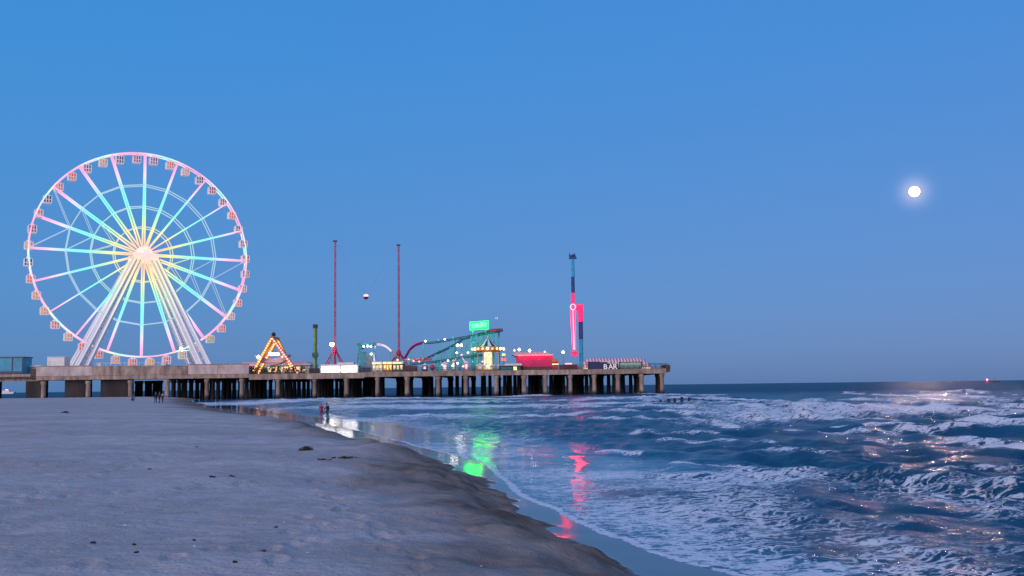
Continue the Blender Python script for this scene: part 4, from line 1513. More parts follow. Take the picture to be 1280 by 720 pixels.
for p, y_, s, mt in ((662, 438.2, .45, 'g_flood'), (681, 439.8, .3, 'g_cool'), (649, 437, .5, 'g_white'), (643, 438, .5, 'g_pinkw')):
    c = A(p, y_, my + 1.5)
    MB().tube((c.x, c.y, zt + .3), c, .07, n=6).build('lamp_post', M['grey'], mh)
    MB().lathe([(.01, -s), (s * .9, 0), (.01, s)], 10, c).build('lamp_head', M[mt], mh, smooth=True)
MB().box(PX(648, my) - .2, PX(690, my) + .1, my - .25, my - .01, ZD, ZD + 1.2).build('plinth', M['brown'], mh)
gsx = thing('green_stall', (PX(638, 275), 275, ZD), 'dark green stall with white awning and one yellow lit hatch', 'stall')
MB().box(PX(624, 275), PX(651, 275), 275, 277.5, ZD, PZ(638, 457, 275)).build('body', M['green_dark'], gsx)
MB().prism([(PX(629, 275), PZ(638, 457, 275) + .003), (PX(653, 275), PZ(638, 457, 275) + .003), (PX(652, 275), PZ(638, 454.6, 275)), (PX(632, 275), PZ(638, 454.6, 275))], 274.4, 277.7).build('awning', M['white'], gsx)
MB().box(PX(642, 275), PX(646, 275), 274.93, 274.997, ZD + .2, PZ(644, 458.2, 275)).build('hatch', M['g_yellow'], gsx)
MB().box(PX(626, 275), PX(640, 275), 274.95, 274.998, ZD + .3, ZD + 1.1).build('panel', M['teal'], gsx)
oh = thing('orange_hut', (PX(694, 276), 276, ZD), 'orange and yellow hut with lit eaves beside the magenta hall', 'hut')
MB().box(PX(690.5, 276), PX(698, 276), 276, 278, ZD, PZ(694, 452.5, 276)).build('body', M['red'], oh)
MB().prism([(PX(690, 276), PZ(694, 452.4, 276)), (PX(698.5, 276), PZ(694, 452.4, 276)), (PX(697, 276), PZ(694, 448.5, 276)), (PX(692, 276), PZ(694, 447.5, 276))], 275.8, 278.2).build('roof', M['orange'], oh)
MB().box(PX(690.4, 276), PX(698.2, 276), 275.7, 275.79, PZ(694, 456, 276), PZ(694, 454.6, 276)).build('glow_strip', M['g_yellow'], oh)
on = thing('orange_sign', (PX(629, 279), 279, ZD), 'small glowing orange sign on a post right of the carousel', 'sign')
MB().box(PX(627, 279), PX(633, 279), 279, 279.3, PZ(630, 451, 279), PZ(630, 447.5, 279)).build('board', M['g_orange'], on)
MB().box(PX(628, 279), PX(632, 279), 279, 279.3, PZ(630, 444.5, 279), PZ(630, 442, 279)).build('upper_board', M['g_warm'], on)
MB().box(PX(629.6, 279), PX(630.4, 279), 279.31, 279.5, ZD, PZ(630, 442, 279)).build('post', M['dark'], on)
for (p, y_, Y, lab) in ((704, 440.2, 280, 'slender lamp post with a cool white globe beside the spinning arm'), (726.5, 443, 284, 'short lamp post with a small white globe behind the spinning arm ride')):
    c = A(p, y_, Y)
    lp = thing('lamp_post', (c.x, Y, ZD), lab, 'lamp post')
    MB().tube((c.x, Y, ZD), (c.x, Y, c.z - .2), .09, .06, n=8).build('pole', M['grey'], lp)
    MB().lathe([(.4 * math.cos(t) + .004, .4 * math.sin(t)) for t in np.linspace(-1.56, 1.56, 9)], 12, c).build('globe', M['g_cool'], lp, smooth=True)
# low boards along the deck
for k, (a, b, zt_, mt, lab) in enumerate(((699, 722, 456, 'brown', 'brown boarded fence screen below the spinning arm ride'), (505, 522, 457, 'brown', 'dark red boarded screen right of the snack stalls'))):
    y = 274.3
    fc = thing('fence_screen', (PX((a + b) / 2, y), y, ZD), lab, 'fence')
    n = 9
    for q in range(n):
        xa = PX(a, y) + (PX(b, y) - PX(a, y)) * q / n
        xb = PX(a, y) + (PX(b, y) - PX(a, y)) * (q + 1) / n
        MB().box(xa + .02, xb - .02, y, y + .08, ZD, PZ(a, zt_, y) + random.uniform(-.05, .05)).build('board', M[mt], fc)
pb2 = thing('platform_rail', (PX(712, 276), 276, ZD), 'small pink and white lit loading platform under the spinning arm', 'platform')
MB().box(PX(706, 276), PX(721, 276), 275.5, 278, ZD, PZ(712, 455.5, 276)).build('platform', M['red'], pb2)
MB().box(PX(706.5, 276), PX(715, 276), 275.4, 275.49, PZ(712, 455.4, 276), PZ(712, 454, 276)).build('glow_strip', M['g_pinkw'], pb2)

# ------------------------------------------------------------------ spinning arm ride
by = 279
br = thing('spinning_arm_ride', (PX(725, by), by + 1.5, ZD), 'tall propeller ride with pink neon arm and banded blue mast', 'fairground ride')
pvt = A(716, 384, by)
mxp = A(725.5, 384, by + 2)
M['navy_led'] = paint('navy_mast', (0.02, 0.05, 0.22), 0.35, 0.2)
M['cyan_paint'] = paint('cyan_mast', (0.02, 0.30, 0.48), 0.35, 0.2, emit=(0.02, 0.45, 0.75), es=0.10)
M['mag_lit'] = paint('magenta_mast', (0.65, 0.02, 0.16), 0.35, 0.2, emit=(1.0, 0.02, 0.14), es=0.8)


def mast(ya, yb, wpx, mat, cx, Y, name, taper=None):
    a, b = A(cx, ya, Y), A(cx, yb, Y)
    w0 = wpx * .1215
    w1 = w0 if taper is None else taper * .1215
    MB().tube((mxp.x if cx > 720 else a.x, Y, b.z), (mxp.x if cx > 720 else a.x, Y, a.z), w1 * 1.2, w0 * 1.2, n=8).build(name, M[mat], br)


mast(384, 402, 5.6, 'mag_lit', 725.5, by + 2, 'mast_section')
mast(402.1, 424, 4.6, 'navy_led', 725.5, by + 2, 'mast_section')
mast(424.1, 462, 4.4, 'cyan_paint', 725.5, by + 2, 'mast_section')
MB().box(mxp.x - 1.2, mxp.x + .8, by + .8, by + 3.0, A(725, 388, by).z, A(725, 380, by).z).build('mast_head', M['mag_lit'], br)
MB().tube((pvt.x, by - .9, pvt.z), (pvt.x, by + 1.6, pvt.z), .62, n=16).build('pivot', M['mag_lit'], br)
MB().box(pvt.x, mxp.x, by + 1.2, by + 2.2, pvt.z - .7, pvt.z + .5).build('cross_shaft', M['mag_lit'], br)
# upper half of the arm
mast(324, 346, 3.2, 'cyan_paint', 716, by, 'arm_section', 3.6)
mast(346.1, 366, 3.6, 'navy_led', 716, by, 'arm_section', 4.0)
mast(366.1, 382, 4.0, 'mag_lit', 716, by, 'arm_section', 4.4)
# lower half, outlined by neon tubes
la, lb = A(716, 388, by), A(717.5, 437, by)
MB().tube(lb, la, .42, .75, n=6).build('arm_section', M['mag_lit'], br)
for s in (-1, 1):
    MB().tube((la.x + s * .55, by - .5, la.z), (lb.x + s * .26, by - .35, lb.z), .22, .18, n=6).build('neon_tube', M['g_pink'], br)
MB().tube((la.x, by - .75, la.z), (lb.x, by - .55, lb.z), .12, .2, n=6).build('neon_tube', M['g_pinkw'], br)
mb = MB()
mb.path([Vector((pvt.x + .75 * math.cos(t), by - .95, pvt.z + .85 * math.sin(t))) for t in np.linspace(0, 2 * math.pi, 21)[:-1]], .17, 6, closed=True)
mb.build('neon_ring', M['g_pinkw'], br)
MB().tube((pvt.x, by - 1.0, pvt.z), (pvt.x, by - .91, pvt.z), .4, n=12).build('hub_light', M['g_pink'], br)
for (p, y_, mt) in ((716, 320, 'navy_led'), (718.5, 441, 'mag_lit')):
    c = A(p, y_, by)
    mb = MB()
    for dx in (-.75, .75):
        for dy in (-.5, .5):
            x, y = c.x + dx, by + dy
            mb.prism([(x - .35, c.z - .8), (x + .35, c.z - .8), (x + .35, c.z - .4), (x - .1, c.z - .35), (x - .15, c.z + .7), (x - .4, c.z + .75)], y - .35, y + .35)
    mb.tube((c.x - .9, by, c.z), (c.x + .9, by, c.z), .3, n=8)
    mb.tube((c.x, by, c.z - 1.2), (c.x, by, c.z + .5), .3, n=8)
    mb.build('seat_pod', M[mt], br)
MB().box(mxp.x - 1.6, mxp.x + 1.6, by + .8, by + 4, ZD, ZD + 1.0).build('base', M['grey'], br)

# ------------------------------------------------------------------ bar with striped roof at the end of the pier
ey = 275.5
bb_ = thing('bar_building', (PX(772, ey), ey + 4, ZD), 'bar with barrel roof in pink and white stripes at the pier end', 'building')
xs0, xs1 = PX(728.5, ey), PX(815, ey)
zw, zr0 = PZ(772, 457, ey), PZ(772, 446.5, ey)
MB().box(xs0 + .6, xs1 - .6, ey + 1, ey + 11, ZD, zw).build('wall', M['cream'], bb_)


def roof_z(x):
    t = (x - xs0) / (xs1 - xs0)
    eL, eR = min(1, t / .16), min(1, (1 - t) / .18)
    return zw - .4 + (zr0 - zw + .4) * math.sqrt(max(0, 1 - (1 - min(eL, eR)) ** 2))


M['stripe_white'] = paint('stripe_white', (0.80, 0.72, 0.66), 0.6, 0.1)
M['stripe_pink'] = paint('stripe_pink', (0.62, 0.20, 0.26), 0.6, 0.15)
ns = 44
for k in range(ns):
    xa = xs0 + (xs1 - xs0) * k / ns
    xb = xs0 + (xs1 - xs0) * (k + 1) / ns
    za_, zb_ = roof_z(xa), roof_z(xb)
    mb = MB()
    # a strip of awning curving from the front eave over the ridge
    prof = []
    for q in range(7):
        a = math.pi / 2 * q / 6
        prof.append((ey + .4 + 5.4 * (1 - math.cos(a)), math.sin(a)))
    vs = []
    for yv, f in prof:
        vs += [(xa + .01, yv, zw - .55 + (za_ - zw + .55) * f), (xb - .01, yv, zw - .55 + (zb_ - zw + .55) * f)]
    fs = [(2 * q, 2 * q + 1, 2 * q + 3, 2 * q + 2) for q in range(6)]
    v2 = [(x, y + .02, z - .08) for x, y, z in vs]
    n0 = len(vs)
    mb.add(vs + v2, fs + [tuple(i + n0 for i in reversed(f)) for f in fs])
    mb.build('roof_strip', M['stripe_white'] if k % 2 else M['stripe_pink'], bb_)
for p in np.linspace(729.5, 737, 4):
    MB().box(PX(p, ey) - .12, PX(p, ey) + .12, ey + .45, ey + .6, zw - 1.0, zw - .2).build('eave_lamp', M['g_cream'], bb_)
MB().box(PX(729, ey), PX(734.6, ey), ey + .7, ey + .95, ZD + .3, zw - .7).build('lit_front', M['g_cream'], bb_)
for p in (803.5, 806.5, 809.5, 812.5):
    MB().box(PX(p, ey) - .22, PX(p, ey) + .22, ey + .75, ey + .9, zw - 1.6, zw - .3).build('lit_window', M['g_cream'], bb_)
nb = thing('navy_kiosk', (PX(747, 274), 274, ZD), 'plain navy blue kiosk box in front of the striped roof', 'kiosk')
MB().box(PX(735, 274), PX(759.5, 274), 273.6, 275, ZD, PZ(747, 452.6, 274)).build('body', M['navy'], nb)
MB().box(PX(734.7, 274), PX(750, 274), 273.5, 275.1, PZ(747, 452.6, 274) + .003, PZ(747, 452, 274)).build('roof', M['navy'], nb)
MB().box(PX(750.5, 274), PX(762, 274), 273.7, 275.1, PZ(756, 453.6, 274), PZ(756, 451.8, 274)).build('roof_light', M['white'], nb)
sg = thing('bar_sign', (PX(764, 273.4), 273.4, ZD), 'white letters BAR on a dark board facing the beach', 'sign')
MB().box(PX(754, 273.4), PX(772.5, 273.4), 273.3, 273.5, ZD, PZ(764, 455.0, 273.4)).build('board', M['dark'], sg)
M['letter'] = paint('letter_white', (0.8, 0.8, 0.8), 0.5, 0.05, emit=(1, .95, .9), es=0.25)
for ch, p in (('B', 756.0), ('A', 762.3), ('R', 768.0)):
    cu = bpy.data.curves.new('letter', 'FONT')
    cu.body = ch
    cu.size = 2.1
    cu.extrude = .06
    cu.offset = .03
    tob = bpy.data.objects.new('letter_curve', cu)
    col.objects.link(tob)
    dg = bpy.context.evaluated_depsgraph_get()
    me = bpy.data.meshes.new_from_object(tob.evaluated_get(dg))
    bpy.data.objects.remove(tob)
    me.materials.clear()
    me.materials.append(M['letter'])
    o = inst(me, 'letter', Vector((PX(p - 1.6, 273.3), 273.22, ZD + .12)) - root_loc(sg), sg, (math.pi / 2, 0, 0))
gb_ = thing('green_board', (PX(788, 273.6), 273.6, ZD), 'pale green board in a dark frame right of the BAR letters', 'sign')
MB().box(PX(775.5, 273.6), PX(801.5, 273.6), 273.5, 273.6, PZ(788, 460.3, 273.6), PZ(788, 453.2, 273.6)).build('board', M['green_pale'], gb_)
mb = MB()
a, b, z0, z1 = PX(774.3, 273.6), PX(802.6, 273.6), PZ(788, 461.2, 273.6), PZ(788, 452.2, 273.6)
for (u0, u1, v0, v1) in ((a, b, z0, z0 + .2), (a, b, z1 - .2, z1), (a, a + .25, z0 + .2, z1 - .2), (b - .25, b, z0 + .2, z1 - .2)):
    mb.box(u0, u1, 273.4, 273.72, v0, v1)
mb.box(a + .2, a + .5, 273.73, 273.9, ZD, z1)
mb.box(b - .5, b - .2, 273.73, 273.9, ZD, z1)
mb.build('frame', M['dark'], gb_)
cn = thing('sun_canopy', (PX(825, 276), 276, ZD), 'thin pale teal canopy on posts at the tip of the pier', 'canopy')
zc = PZ(825, 454.6, 276)
MB().box(PX(814, 276), PX(835.5, 276), 275, 280, zc, zc + .16).build('canopy', M['teal_pale'], cn)
for p in (815, 821.5, 828, 835):
    for y in (275.2, 279.7):
        MB().box(PX(p, 276) - .05, PX(p, 276) + .05, y - .05, y + .05, ZD, zc).build('post', M['grey'], cn)

# ------------------------------------------------------------------ old pile stubs in the surf
for i, p in enumerate((816.5, 826, 836, 843.5, 852.5, 861.5, 870, 879, 888, 897.5)):
    b = onz(p, 506.5 - 0.012 * (p - 816), 0.0)
    hh_ = (.35, .42, .55, .62, .75, .70, .45, .5, .4, .38)[i] * 1.15 + .22
    mb = MB()
    mb.lathe([(.20, -1.2), (.21, .1), (.19, hh_ - .06), (.13, hh_), (.01, hh_ + .01)], 9, b)
    mb.v = [(x + random.uniform(-.02, .02), y + random.uniform(-.02, .02), z) for x, y, z in mb.v]
    o = mb.build('pile_stub', M['pile_shade_timber'], org=(b.x, b.y, 0))
    tag(o, 'stump of an old timber pile standing in the surf off the pier end', 'pile stump', 'row of old pile stumps in the surf')

# ------------------------------------------------------------------ far vessels and buoy
vY = 1900.0
v0 = at(9, 490, vY)
ve = thing('white_vessel', (v0.x, vY, 0), 'white vessel far out seen between the piles under the blue pavilion', 'boat')
L_ = 32
mb = MB().prism([(v0.x - L_ * .5, 0.3), (v0.x + L_ * .44, 0.3), (v0.x + L_ * .52, 4.5), (v0.x + L_ * .1, 3.6), (v0.x - L_ * .5, 3.6)], vY - 4, vY + 4)
mb.build('hull', M['white'], ve)
MB().box(v0.x - 9, v0.x + 6, vY - 3, vY + 3, 3.6, 7.2).build('cabin', M['white'], ve)
MB().box(v0.x - 3, v0.x + 4, vY - 2.5, vY + 2.5, 7.2, 10.0).build('bridge', M['white'], ve)
MB().tube((v0.x, vY, 10), (v0.x, vY, 15), .4, n=6).build('mast', M['grey'], ve)
MB().box(v0.x - 2.5, v0.x + 3.5, vY - 2.6, vY - 2.51, 8, 9.3).build('bridge_window', M['g_pinkw'], ve)
bp = at(1234, 477, 1100)
bo = thing('navigation_buoy', (bp.x, 1100, 0), 'red lit navigation buoy far out on the horizon', 'buoy')
MB().lathe([(1.6, -.5), (1.9, .3), (1.7, 1.1), (.1, 1.2)], 12, (bp.x, 1100, 0)).build('float', M['red'], bo)
mb = MB()
for k in range(4):
    a = math.pi / 2 * k
    mb.tube((bp.x + 1.2 * math.cos(a), 1100 + 1.2 * math.sin(a), 1.1), (bp.x, 1100, 3.2), .14, n=5)
mb.build('tower', M['red'], bo)
MB().lathe([(.01, -.8), (.75, 0), (.01, .8)], 10, (bp.x, 1100, 3.7)).build('lantern', M['g_red'], bo)
bp = at(1245, 476, 1600)
fb = thing('fishing_boat', (bp.x, 1600, 0), 'dark fishing boat silhouette on the horizon beside the red buoy', 'boat')
MB().prism([(bp.x - 6, .2), (bp.x + 5.5, .2), (bp.x + 7.5, 2.6), (bp.x - 6, 1.9)], 1598, 1602).build('hull', M['dark'], fb)
MB().box(bp.x - 3, bp.x + 1, 1598.6, 1601.4, 1.95, 4.6).build('wheelhouse', M['grey'], fb)
MB().tube((bp.x - 1, 1600, 4.6), (bp.x - 1, 1600, 8.5), .15, n=5).build('mast', M['dark'], fb)


# ------------------------------------------------------------------ people
def capsule(mb, p, q, r0, r1, n=10):
    p, q = Vector(p), Vector(q)
    d = (q - p)
    L = d.length
    d.normalize()
    up = Vector((0, 1, 0)) if abs(d.y) < .9 else Vector((1, 0, 0))
    a = d.cross(up).normalized()
    b = a.cross(d)
    rings = []
    for t in (-80, -45, 0):
        rings.append((p + d * (r0 * math.sin(R(t))), r0 * math.cos(R(t))))
    for t in (0, 45, 80):
        rings.append((q + d * (r1 * math.sin(R(t))), r1 * math.cos(R(t))))
    vs, fs = [], []
    for c, r in rings:
        for k in range(n):
            t = 2 * math.pi * k / n
            vs.append(c + (a * math.cos(t) + b * math.sin(t)) * r)
    for i in range(len(rings) - 1):
        for k in range(n):
            fs.append((i * n + k, (i + 1) * n + k, (i + 1) * n + (k + 1) % n, i * n + (k + 1) % n))
    fs.append(tuple(range(n)))
    fs.append(tuple((len(rings) - 1) * n + k for k in range(n - 1, -1, -1)))
    mb.add(vs, fs)


def person(loc, rz, H, pose, cols, label, group=None, hair=(0.03, 0.02, 0.015), long_hair=False):
    """pose: joints in metres for a 1.75 m figure; x is to the figure's left, y forward is -y"""
    k = H / 1.75
    J = {n_: Vector(v_) * k for n_, v_ in pose.items()}
    mb = MB()

    def cp_(a, b, r0, r1):
        capsule(mb, J[a], J[b], r0 * k, r1 * k)
    cp_('pelvis', 'waist', .155, .135)
    cp_('waist', 'chest', .135, .165)
    for s in 'lr':
        cp_('chest', s + 'sh', .13, .075)
        cp_(s + 'hip', s + 'kn', .095, .062)
        cp_('pelvis', s + 'hip', .13, .10)
        cp_(s + 'kn', s + 'an', .062, .042)
        cp_(s + 'an', s + 'toe', .045, .036)
        cp_(s + 'sh', s + 'el', .060, .045)
        cp_(s + 'el', s + 'wr', .044, .030)
        # hand: palm, four unequal fingers and a thumb from the side of the palm
        wr, el = J[s + 'wr'], J[s + 'el']
        d = (wr - el).normalized()
        sd2 = d.cross(Vector((1, 0, 0)))
        sd2 = sd2.normalized() if sd2.length > .1 else Vector((0, 1, 0))
        nn = d.cross(sd2).normalized()
        pm = wr + d * .07 * k
        capsule(mb, wr + d * .01 * k, pm, .030 * k, .038 * k)
        for f, ln_ in zip((-1.5, -.5, .5, 1.5), (.055, .068, .074, .062)):
            b = pm + sd2 * f * .019 * k + d * .02 * k
            kn = b + d * ln_ * .55 * k
            capsule(mb, b, kn, .0105 * k, .0100 * k, 6)
            capsule(mb, kn, kn + (d * .8 + nn * .5) * ln_ * .5 * k, .0100 * k, .0085 * k, 6)
        tb = wr + d * .03 * k + sd2 * .03 * k
        capsule(mb, tb, tb + (d * .6 + sd2 * .8) * .055 * k, .013 * k, .010 * k, 6)
    cp_('chest', 'neck', .09, .056)
    cp_('neck', 'head', .054, .060)
    hd = J['head']
    fw = (J['face'] - hd).normalized()
    upv = (hd - J['neck']).normalized()
    lf = fw.cross(upv).normalized()
    capsule(mb, hd - upv * .01 * k, hd + upv * .075 * k, .078 * k, .094 * k, 14)
    capsule(mb, hd + fw * .035 * k - upv * .035 * k, hd + fw * .03 * k + upv * .03 * k, .055 * k, .068 * k)
    capsule(mb, hd + fw * .088 * k + upv * .012 * k, hd + fw * .108 * k - upv * .012 * k, .011 * k, .015 * k, 6)      # nose
    capsule(mb, hd + fw * .088 * k - upv * .045 * k + lf * .018 * k, hd + fw * .088 * k - upv * .045 * k - lf * .018 * k, .010 * k, .010 * k, 6)
    for s in (-1, 1):
        capsule(mb, hd + lf * s * .088 * k + upv * .02 * k, hd + lf * s * .09 * k - upv * .015 * k, .016 * k, .012 * k, 6)
    root = thing('person', loc, label, 'person', group)
    root.rotation_euler = (0, 0, rz)
    me0 = mb.mesh('body_raw')
    tmp = bpy.data.objects.new('body_raw', me0)
    col.objects.link(tmp)
    md = tmp.modifiers.new('r', 'REMESH')
    md.mode = 'VOXEL'
    md.voxel_size = .0125 * k
    ms = tmp.modifiers.new('s', 'SMOOTH')
    ms.factor = .5
    ms.iterations = 2
    dg = bpy.context.evaluated_depsgraph_get()
    me = bpy.data.meshes.new_from_object(tmp.evaluated_get(dg))
    bpy.data.objects.remove(tmp)
    me.name = 'body'
    skin, top, leg_, shoe = cols
    for mt in (skin, top, leg_, shoe):
        me.materials.append(mt)
    nf = len(me.polygons)
    cen = np.empty(nf * 3)
    me.polygons.foreach_get('center', cen)
    cen = cen.reshape(-1, 3)

    def segd(a, b):
        a, b = np.array(J[a]), np.array(J[b])
        e_ = b - a
        t = np.clip(((cen - a) @ e_) / (e_ @ e_), 0, 1)
        return np.linalg.norm(cen - (a + t[:, None] * e_), axis=1), t
    segs = [('pelvis', 'waist', 2), ('waist', 'chest', 1), ('chest', 'neck', 1), ('neck', 'head', 0)]
    for s in 'lr':
        segs += [('chest', s + 'sh', 1), (s + 'sh', s + 'el', 1), (s + 'el', s + 'wr', 1), ('pelvis', s + 'hip', 2), (s + 'hip', s + 'kn', 2), (s + 'kn', s + 'an', 2), (s + 'an', s + 'toe', 3)]
    best = np.full(nf, 1e9)
    mi = np.zeros(nf, np.int32)
    for a, b, c in segs:
        dd, t = segd(a, b)
        c_ = np.full(nf, c)
        if a == 'chest' and b == 'neck':
            c_ = np.where(t > .6, 0, 1)
        if b.endswith('wr'):
            c_ = np.where(t > .93, 0, 1)
        if b == 'head':
            c_[:] = 0
        mk = dd < best
        best = np.where(mk, dd, best)
        mi = np.where(mk, c_, mi)
    hdist = np.linalg.norm(cen - np.array(hd), axis=1)
    mi = np.where((hdist < .17 * k) & (cen[:, 2] > (hd.z - .12 * k)), 0, mi).astype(np.int32)
    me.polygons.foreach_set('material_index', mi)
    me.polygons.foreach_set('use_smooth', np.ones(nf, bool))
    ob_ = bpy.data.objects.new('body', me)
    col.objects.link(ob_)
    ob_.parent = root
    hm = MB()
    hc_ = hd + upv * .062 * k - fw * .016 * k
    for a_ in np.linspace(0, 1, 1):
        pr_ = [(.108 * k * math.cos(t) + .002, .108 * k * math.sin(t)) for t in np.linspace(-.35, 1.55, 9)]
        hm.lathe(pr_, 16, hc_)
    if long_hair:
        capsule(hm, hd - fw * .05 * k + upv * .02 * k, hd - fw * .07 * k - upv * .20 * k, .085 * k, .06 * k)
    hname = 'hair_%.2f_%.2f' % (hair[0], hair[1])
    if hname not in M:
        M[hname] = paint('hair', hair, .6, .3, 20)
    hm.build('hair', M[hname], root, (0, 0, 0), smooth=True)
    em_ = MB()
    for s in (-1, 1):
        capsule(em_, hd + fw * .090 * k + upv * .028 * k + lf * (s * .032 - .006) * k, hd + fw * .090 * k + upv * .028 * k + lf * (s * .032 + .006) * k, .009 * k, .009 * k, 6)
    em_.build('eyes', M['dark'], root, (0, 0, 0))
    return root


def stand(step=0.0, lean=0.0, larm=None, rarm=None, turn=0.0):
    s = step
    P = {'pelvis': (0, 0, .95), 'waist': (0, -lean * .3, 1.12), 'chest': (0, -lean * .7, 1.32), 'neck': (0, -lean - .0, 1.50), 'head': (0, -lean - .02, 1.60),
         'face': (math.sin(turn) * .2, -lean - .02 - math.cos(turn) * .2, 1.59),
         'lhip': (.10, 0, .90), 'rhip': (-.10, 0, .90), 'lkn': (.11, -s * .6 - .03, .50), 'rkn': (-.11, s * .35 - .04, .50),
         'lan': (.11, -s * .8, .08), 'ran': (-.11, s, .09), 'ltoe': (.13, -s * .8 - .17, .035), 'rtoe': (-.13, s - .16, .035),
         'lsh': (.19, -lean * .8, 1.42), 'rsh': (-.19, -lean * .8, 1.42),
         'lel': (.25, .04 - lean * .6, 1.14), 'rel': (-.25, .04 - lean * .6, 1.14), 'lwr': (.25, -.06 - lean * .6, .90), 'rwr': (-.25, -.06 - lean * .6, .90)}
    if larm:
        P['lel'], P['lwr'] = larm
    if rarm:
        P['rel'], P['rwr'] = rarm
    return P


M['skin'] = paint('skin', (0.45, 0.27, 0.20), .5, .08, 6)
M['c_red'] = paint('red_cloth', (0.35, 0.02, 0.06), .9, .2, 8)
M['c_black'] = paint('black_cloth', (0.015, 0.015, 0.02), .9, .3, 8)
M['c_navy'] = paint('navy_cloth', (0.02, 0.025, 0.06), .9, .3, 8)
M['c_grey'] = paint('grey_cloth', (0.30, 0.29, 0.32), .9, .2, 8)
M['c_blue'] = paint('blue_cloth', (0.05, 0.10, 0.28), .9, .2, 8)
M['shoe'] = paint('shoe', (0.03, 0.03, 0.035), .7, .2, 8)


def spot(px, py):
    """where a pixel's ray meets the sand"""
    d = ray(px, py)
    t = np.arange(3.0, 330.0, 0.05)
    x, y, z = d.x * t, d.y * t, EYE + d.z * t
    hit = np.nonzero(z <= beach_z(x, y))[0]
    if len(hit):
        k = hit[0]
        return Vector((x[k], y[k], z[k]))
    return onz(px, py, 0)


def shallow(px, py):
    p = onz(px, py, 0.02)
    p.z = min(0.0, ground(p.x, p.y))
    return p


pA = shallow(402.0, 518.0)
person(pA, R(15), 1.70, stand(.10, .03, larm=((.30, -.05, 1.18), (.33, -.22, 1.05))), (M['skin'], M['c_red'], M['c_red'], M['shoe']),
       'person in a dark red outfit standing in the shallow wash beside a companion', None, (.02, .015, .012), True)
pB = shallow(409.5, 518.8)
person(pB, R(-40), 1.80, stand(.14, .04, rarm=((-.32, -.04, 1.18), (-.36, -.20, 1.06))), (M['skin'], M['c_black'], M['c_black'], M['shoe']),
       'taller person in black clothes standing in the shallow wash beside the one in red', None)
pC = spot(194.5, 504.2)
person(pC, R(200), 1.80, stand(.22, .05), (M['skin'], M['c_black'], M['c_navy'], M['shoe']), 'person in dark clothes walking on the sand near the pier piles', None)
pD = spot(199.0, 503.8)
person(pD, R(150), 1.78, stand(.16, .03), (M['skin'], M['c_navy'], M['c_black'], M['shoe']), 'person in navy jacket walking close beside the one in dark clothes', None)
pE = spot(203.0, 503.0)
person(pE, R(170), 1.62, stand(.10, .02, larm=((.26, -.16, 1.16), (.14, -.30, 1.08)), rarm=((-.26, -.16, 1.16), (-.14, -.30, 1.08))), (M['skin'], M['c_grey'], M['c_black'], M['shoe']),
       'shorter person in a pale grey top walking with the dark dressed pair', None)
# crouching figure by the piles
cr_p = {'pelvis': (0, .10, .30), 'waist': (0, .06, .47), 'chest': (0, -.06, .66), 'neck': (0, -.14, .82), 'head': (0, -.18, .92), 'face': (0, -.38, .88),
        'lhip': (.11, .06, .28), 'rhip': (-.11, .06, .28), 'lkn': (.16, -.34, .46), 'rkn': (-.16, -.34, .46), 'lan': (.14, -.12, .08), 'ran': (-.14, -.12, .08),
        'ltoe': (.16, -.30, .035), 'rtoe': (-.16, -.30, .035), 'lsh': (.19, -.10, .74), 'rsh': (-.19, -.10, .74), 'lel': (.22, -.34, .56), 'rel': (-.22, -.34, .56),
        'lwr': (.12, -.52, .42), 'rwr': (-.12, -.52, .42)}
pF = spot(165.5, 501.6)
person(pF, R(60), 1.75, cr_p, (M['skin'], M['c_blue'], M['c_navy'], M['shoe']), 'person in blue crouching on the sand by the dark wall under the pier', None)

# ------------------------------------------------------------------ things lying on the sand
M['weed'] = paint('seaweed', (0.035, 0.028, 0.018), .7, .4, 10)
M['shell'] = paint('shell', (0.78, 0.74, 0.70), .4, .15, 20)
M['drift'] = paint('driftwood', (0.09, 0.065, 0.05), .9, .4, 6)


def weed(px, py, size, label, group=None, n=26, tall=.5):
    p = spot(px, py)
    mb = MB()
    for k in range(n):
        a = random.uniform(0, 6.28)
        L = size * random.uniform(.35, 1.0)
        c = p + Vector((random.gauss(0, size * .25), random.gauss(0, size * .15), 0))
        pts = []
        hmax = tall * size * random.uniform(.1, 1.0) * .5
        for q in range(5):
            f = q / 4
            x = c.x + math.cos(a + f * .6) * L * (f - .5)
            y = c.y + math.sin(a + f * .6) * L * (f - .5) * .6
            pts.append(Vector((x, y, ground(x, y) + .01 + hmax * math.sin(math.pi * f))))
        mb.path(pts, random.uniform(.008, .02) * (.6 + size), 5)
    o = mb.build('seaweed', M['weed'], org=p)
    tag(o, label, 'seaweed', group)


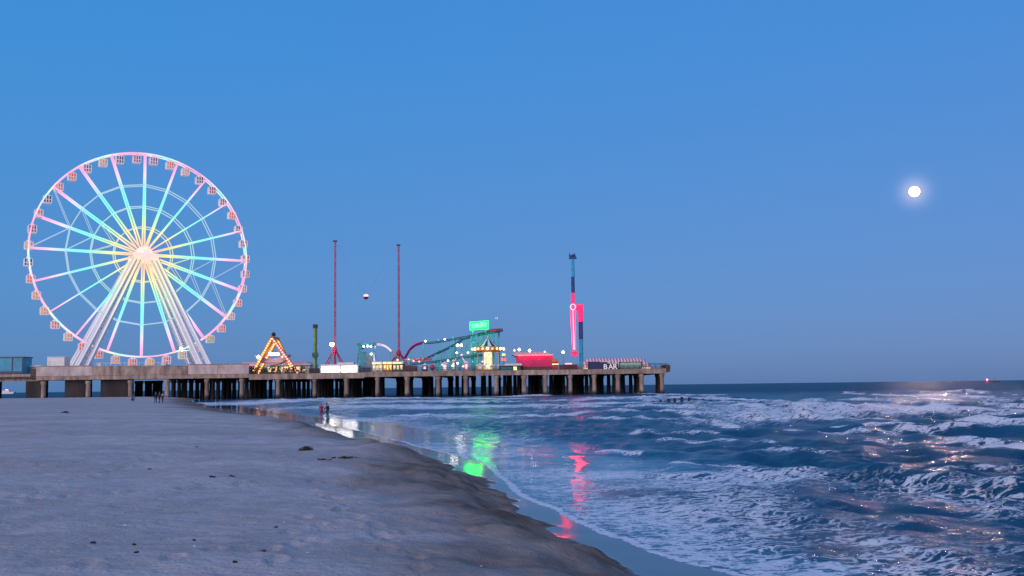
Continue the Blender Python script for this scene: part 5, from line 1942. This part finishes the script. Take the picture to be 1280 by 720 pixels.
weed(383, 563.0, .30, 'dark clump of seaweed heaped on the damp sand', None, 40, .9)
weed(431, 573, .5, 'flat dark strand of seaweed beside the red scrap', None, 10, .15)
weed(82, 516, .7, 'small dark heap of seaweed on pale sand near the pier', None, 16, .4)
for (px, py) in ((246, 559), (187, 587), (265, 597), (290, 596), (168, 682), (170, 692), (116, 680), (242, 676), (293, 704), (330, 690), (345, 660)):
    weed(px, py, .045 if py > 640 else .12, 'tiny scrap of dark seaweed lying on the dry sand', 'scraps of seaweed on the sand', 6, .3)
rp = spot(407, 575.5)
mb = MB()
for (x0, y0, x1, y1, r) in ((-.10, .07, .16, .09, .018), (-.22, -.10, -.08, -.03, .022)):
    pts = []
    for q in range(6):
        f = q / 5
        x, y = rp.x + x0 + (x1 - x0) * f, rp.y + y0 + (y1 - y0) * f
        pts.append(Vector((x, y, ground(x, y) + .02 + .02 * math.sin(f * 9))))
    mb.path(pts, r, 6)
pts = [Vector((rp.x - .12 + .02 * q, rp.y - .05 + .05 * q, ground(rp.x, rp.y) + .02)) for q in range(4)]
mb.path(pts, .012, 5)
M['c_scrap'] = paint('scrap_red', (0.16, 0.015, 0.03), .9, .3, 8)
tag(mb.build('debris', M['c_scrap'], org=rp), 'twisted dark red cloth scrap lying on the damp sand', 'litter')
for (px, py) in ((156.5, 656.5), (117, 687), (379, 662.5), (378, 652.5), (355, 653), (124, 699.5), (384, 691), (243, 683), (203, 702), (522, 693.5), (601, 708)):
    p = spot(px, py)
    mb = MB()
    s = random.uniform(.011, .019)
    for i, (r, z) in enumerate(((1.0, 0), (.85, .35), (.5, .6), (.05, .7))):
        pass
    prof = [(s * r, s * z) for r, z in ((1.0, -.2), (1.0, .05), (.85, .35), (.5, .6), (.03, .7))]
    mb.lathe(prof, 10, p)
    mb.v = [(p.x + (x - p.x) * 1.3, y + .25 * s * math.sin((x - p.x) * 200), z) for x, y, z in mb.v]
    tag(mb.build('seashell', M['shell'], org=p, smooth=True), 'small white shell lying on the dry sand in front', 'shell', 'white shells scattered on the sand')
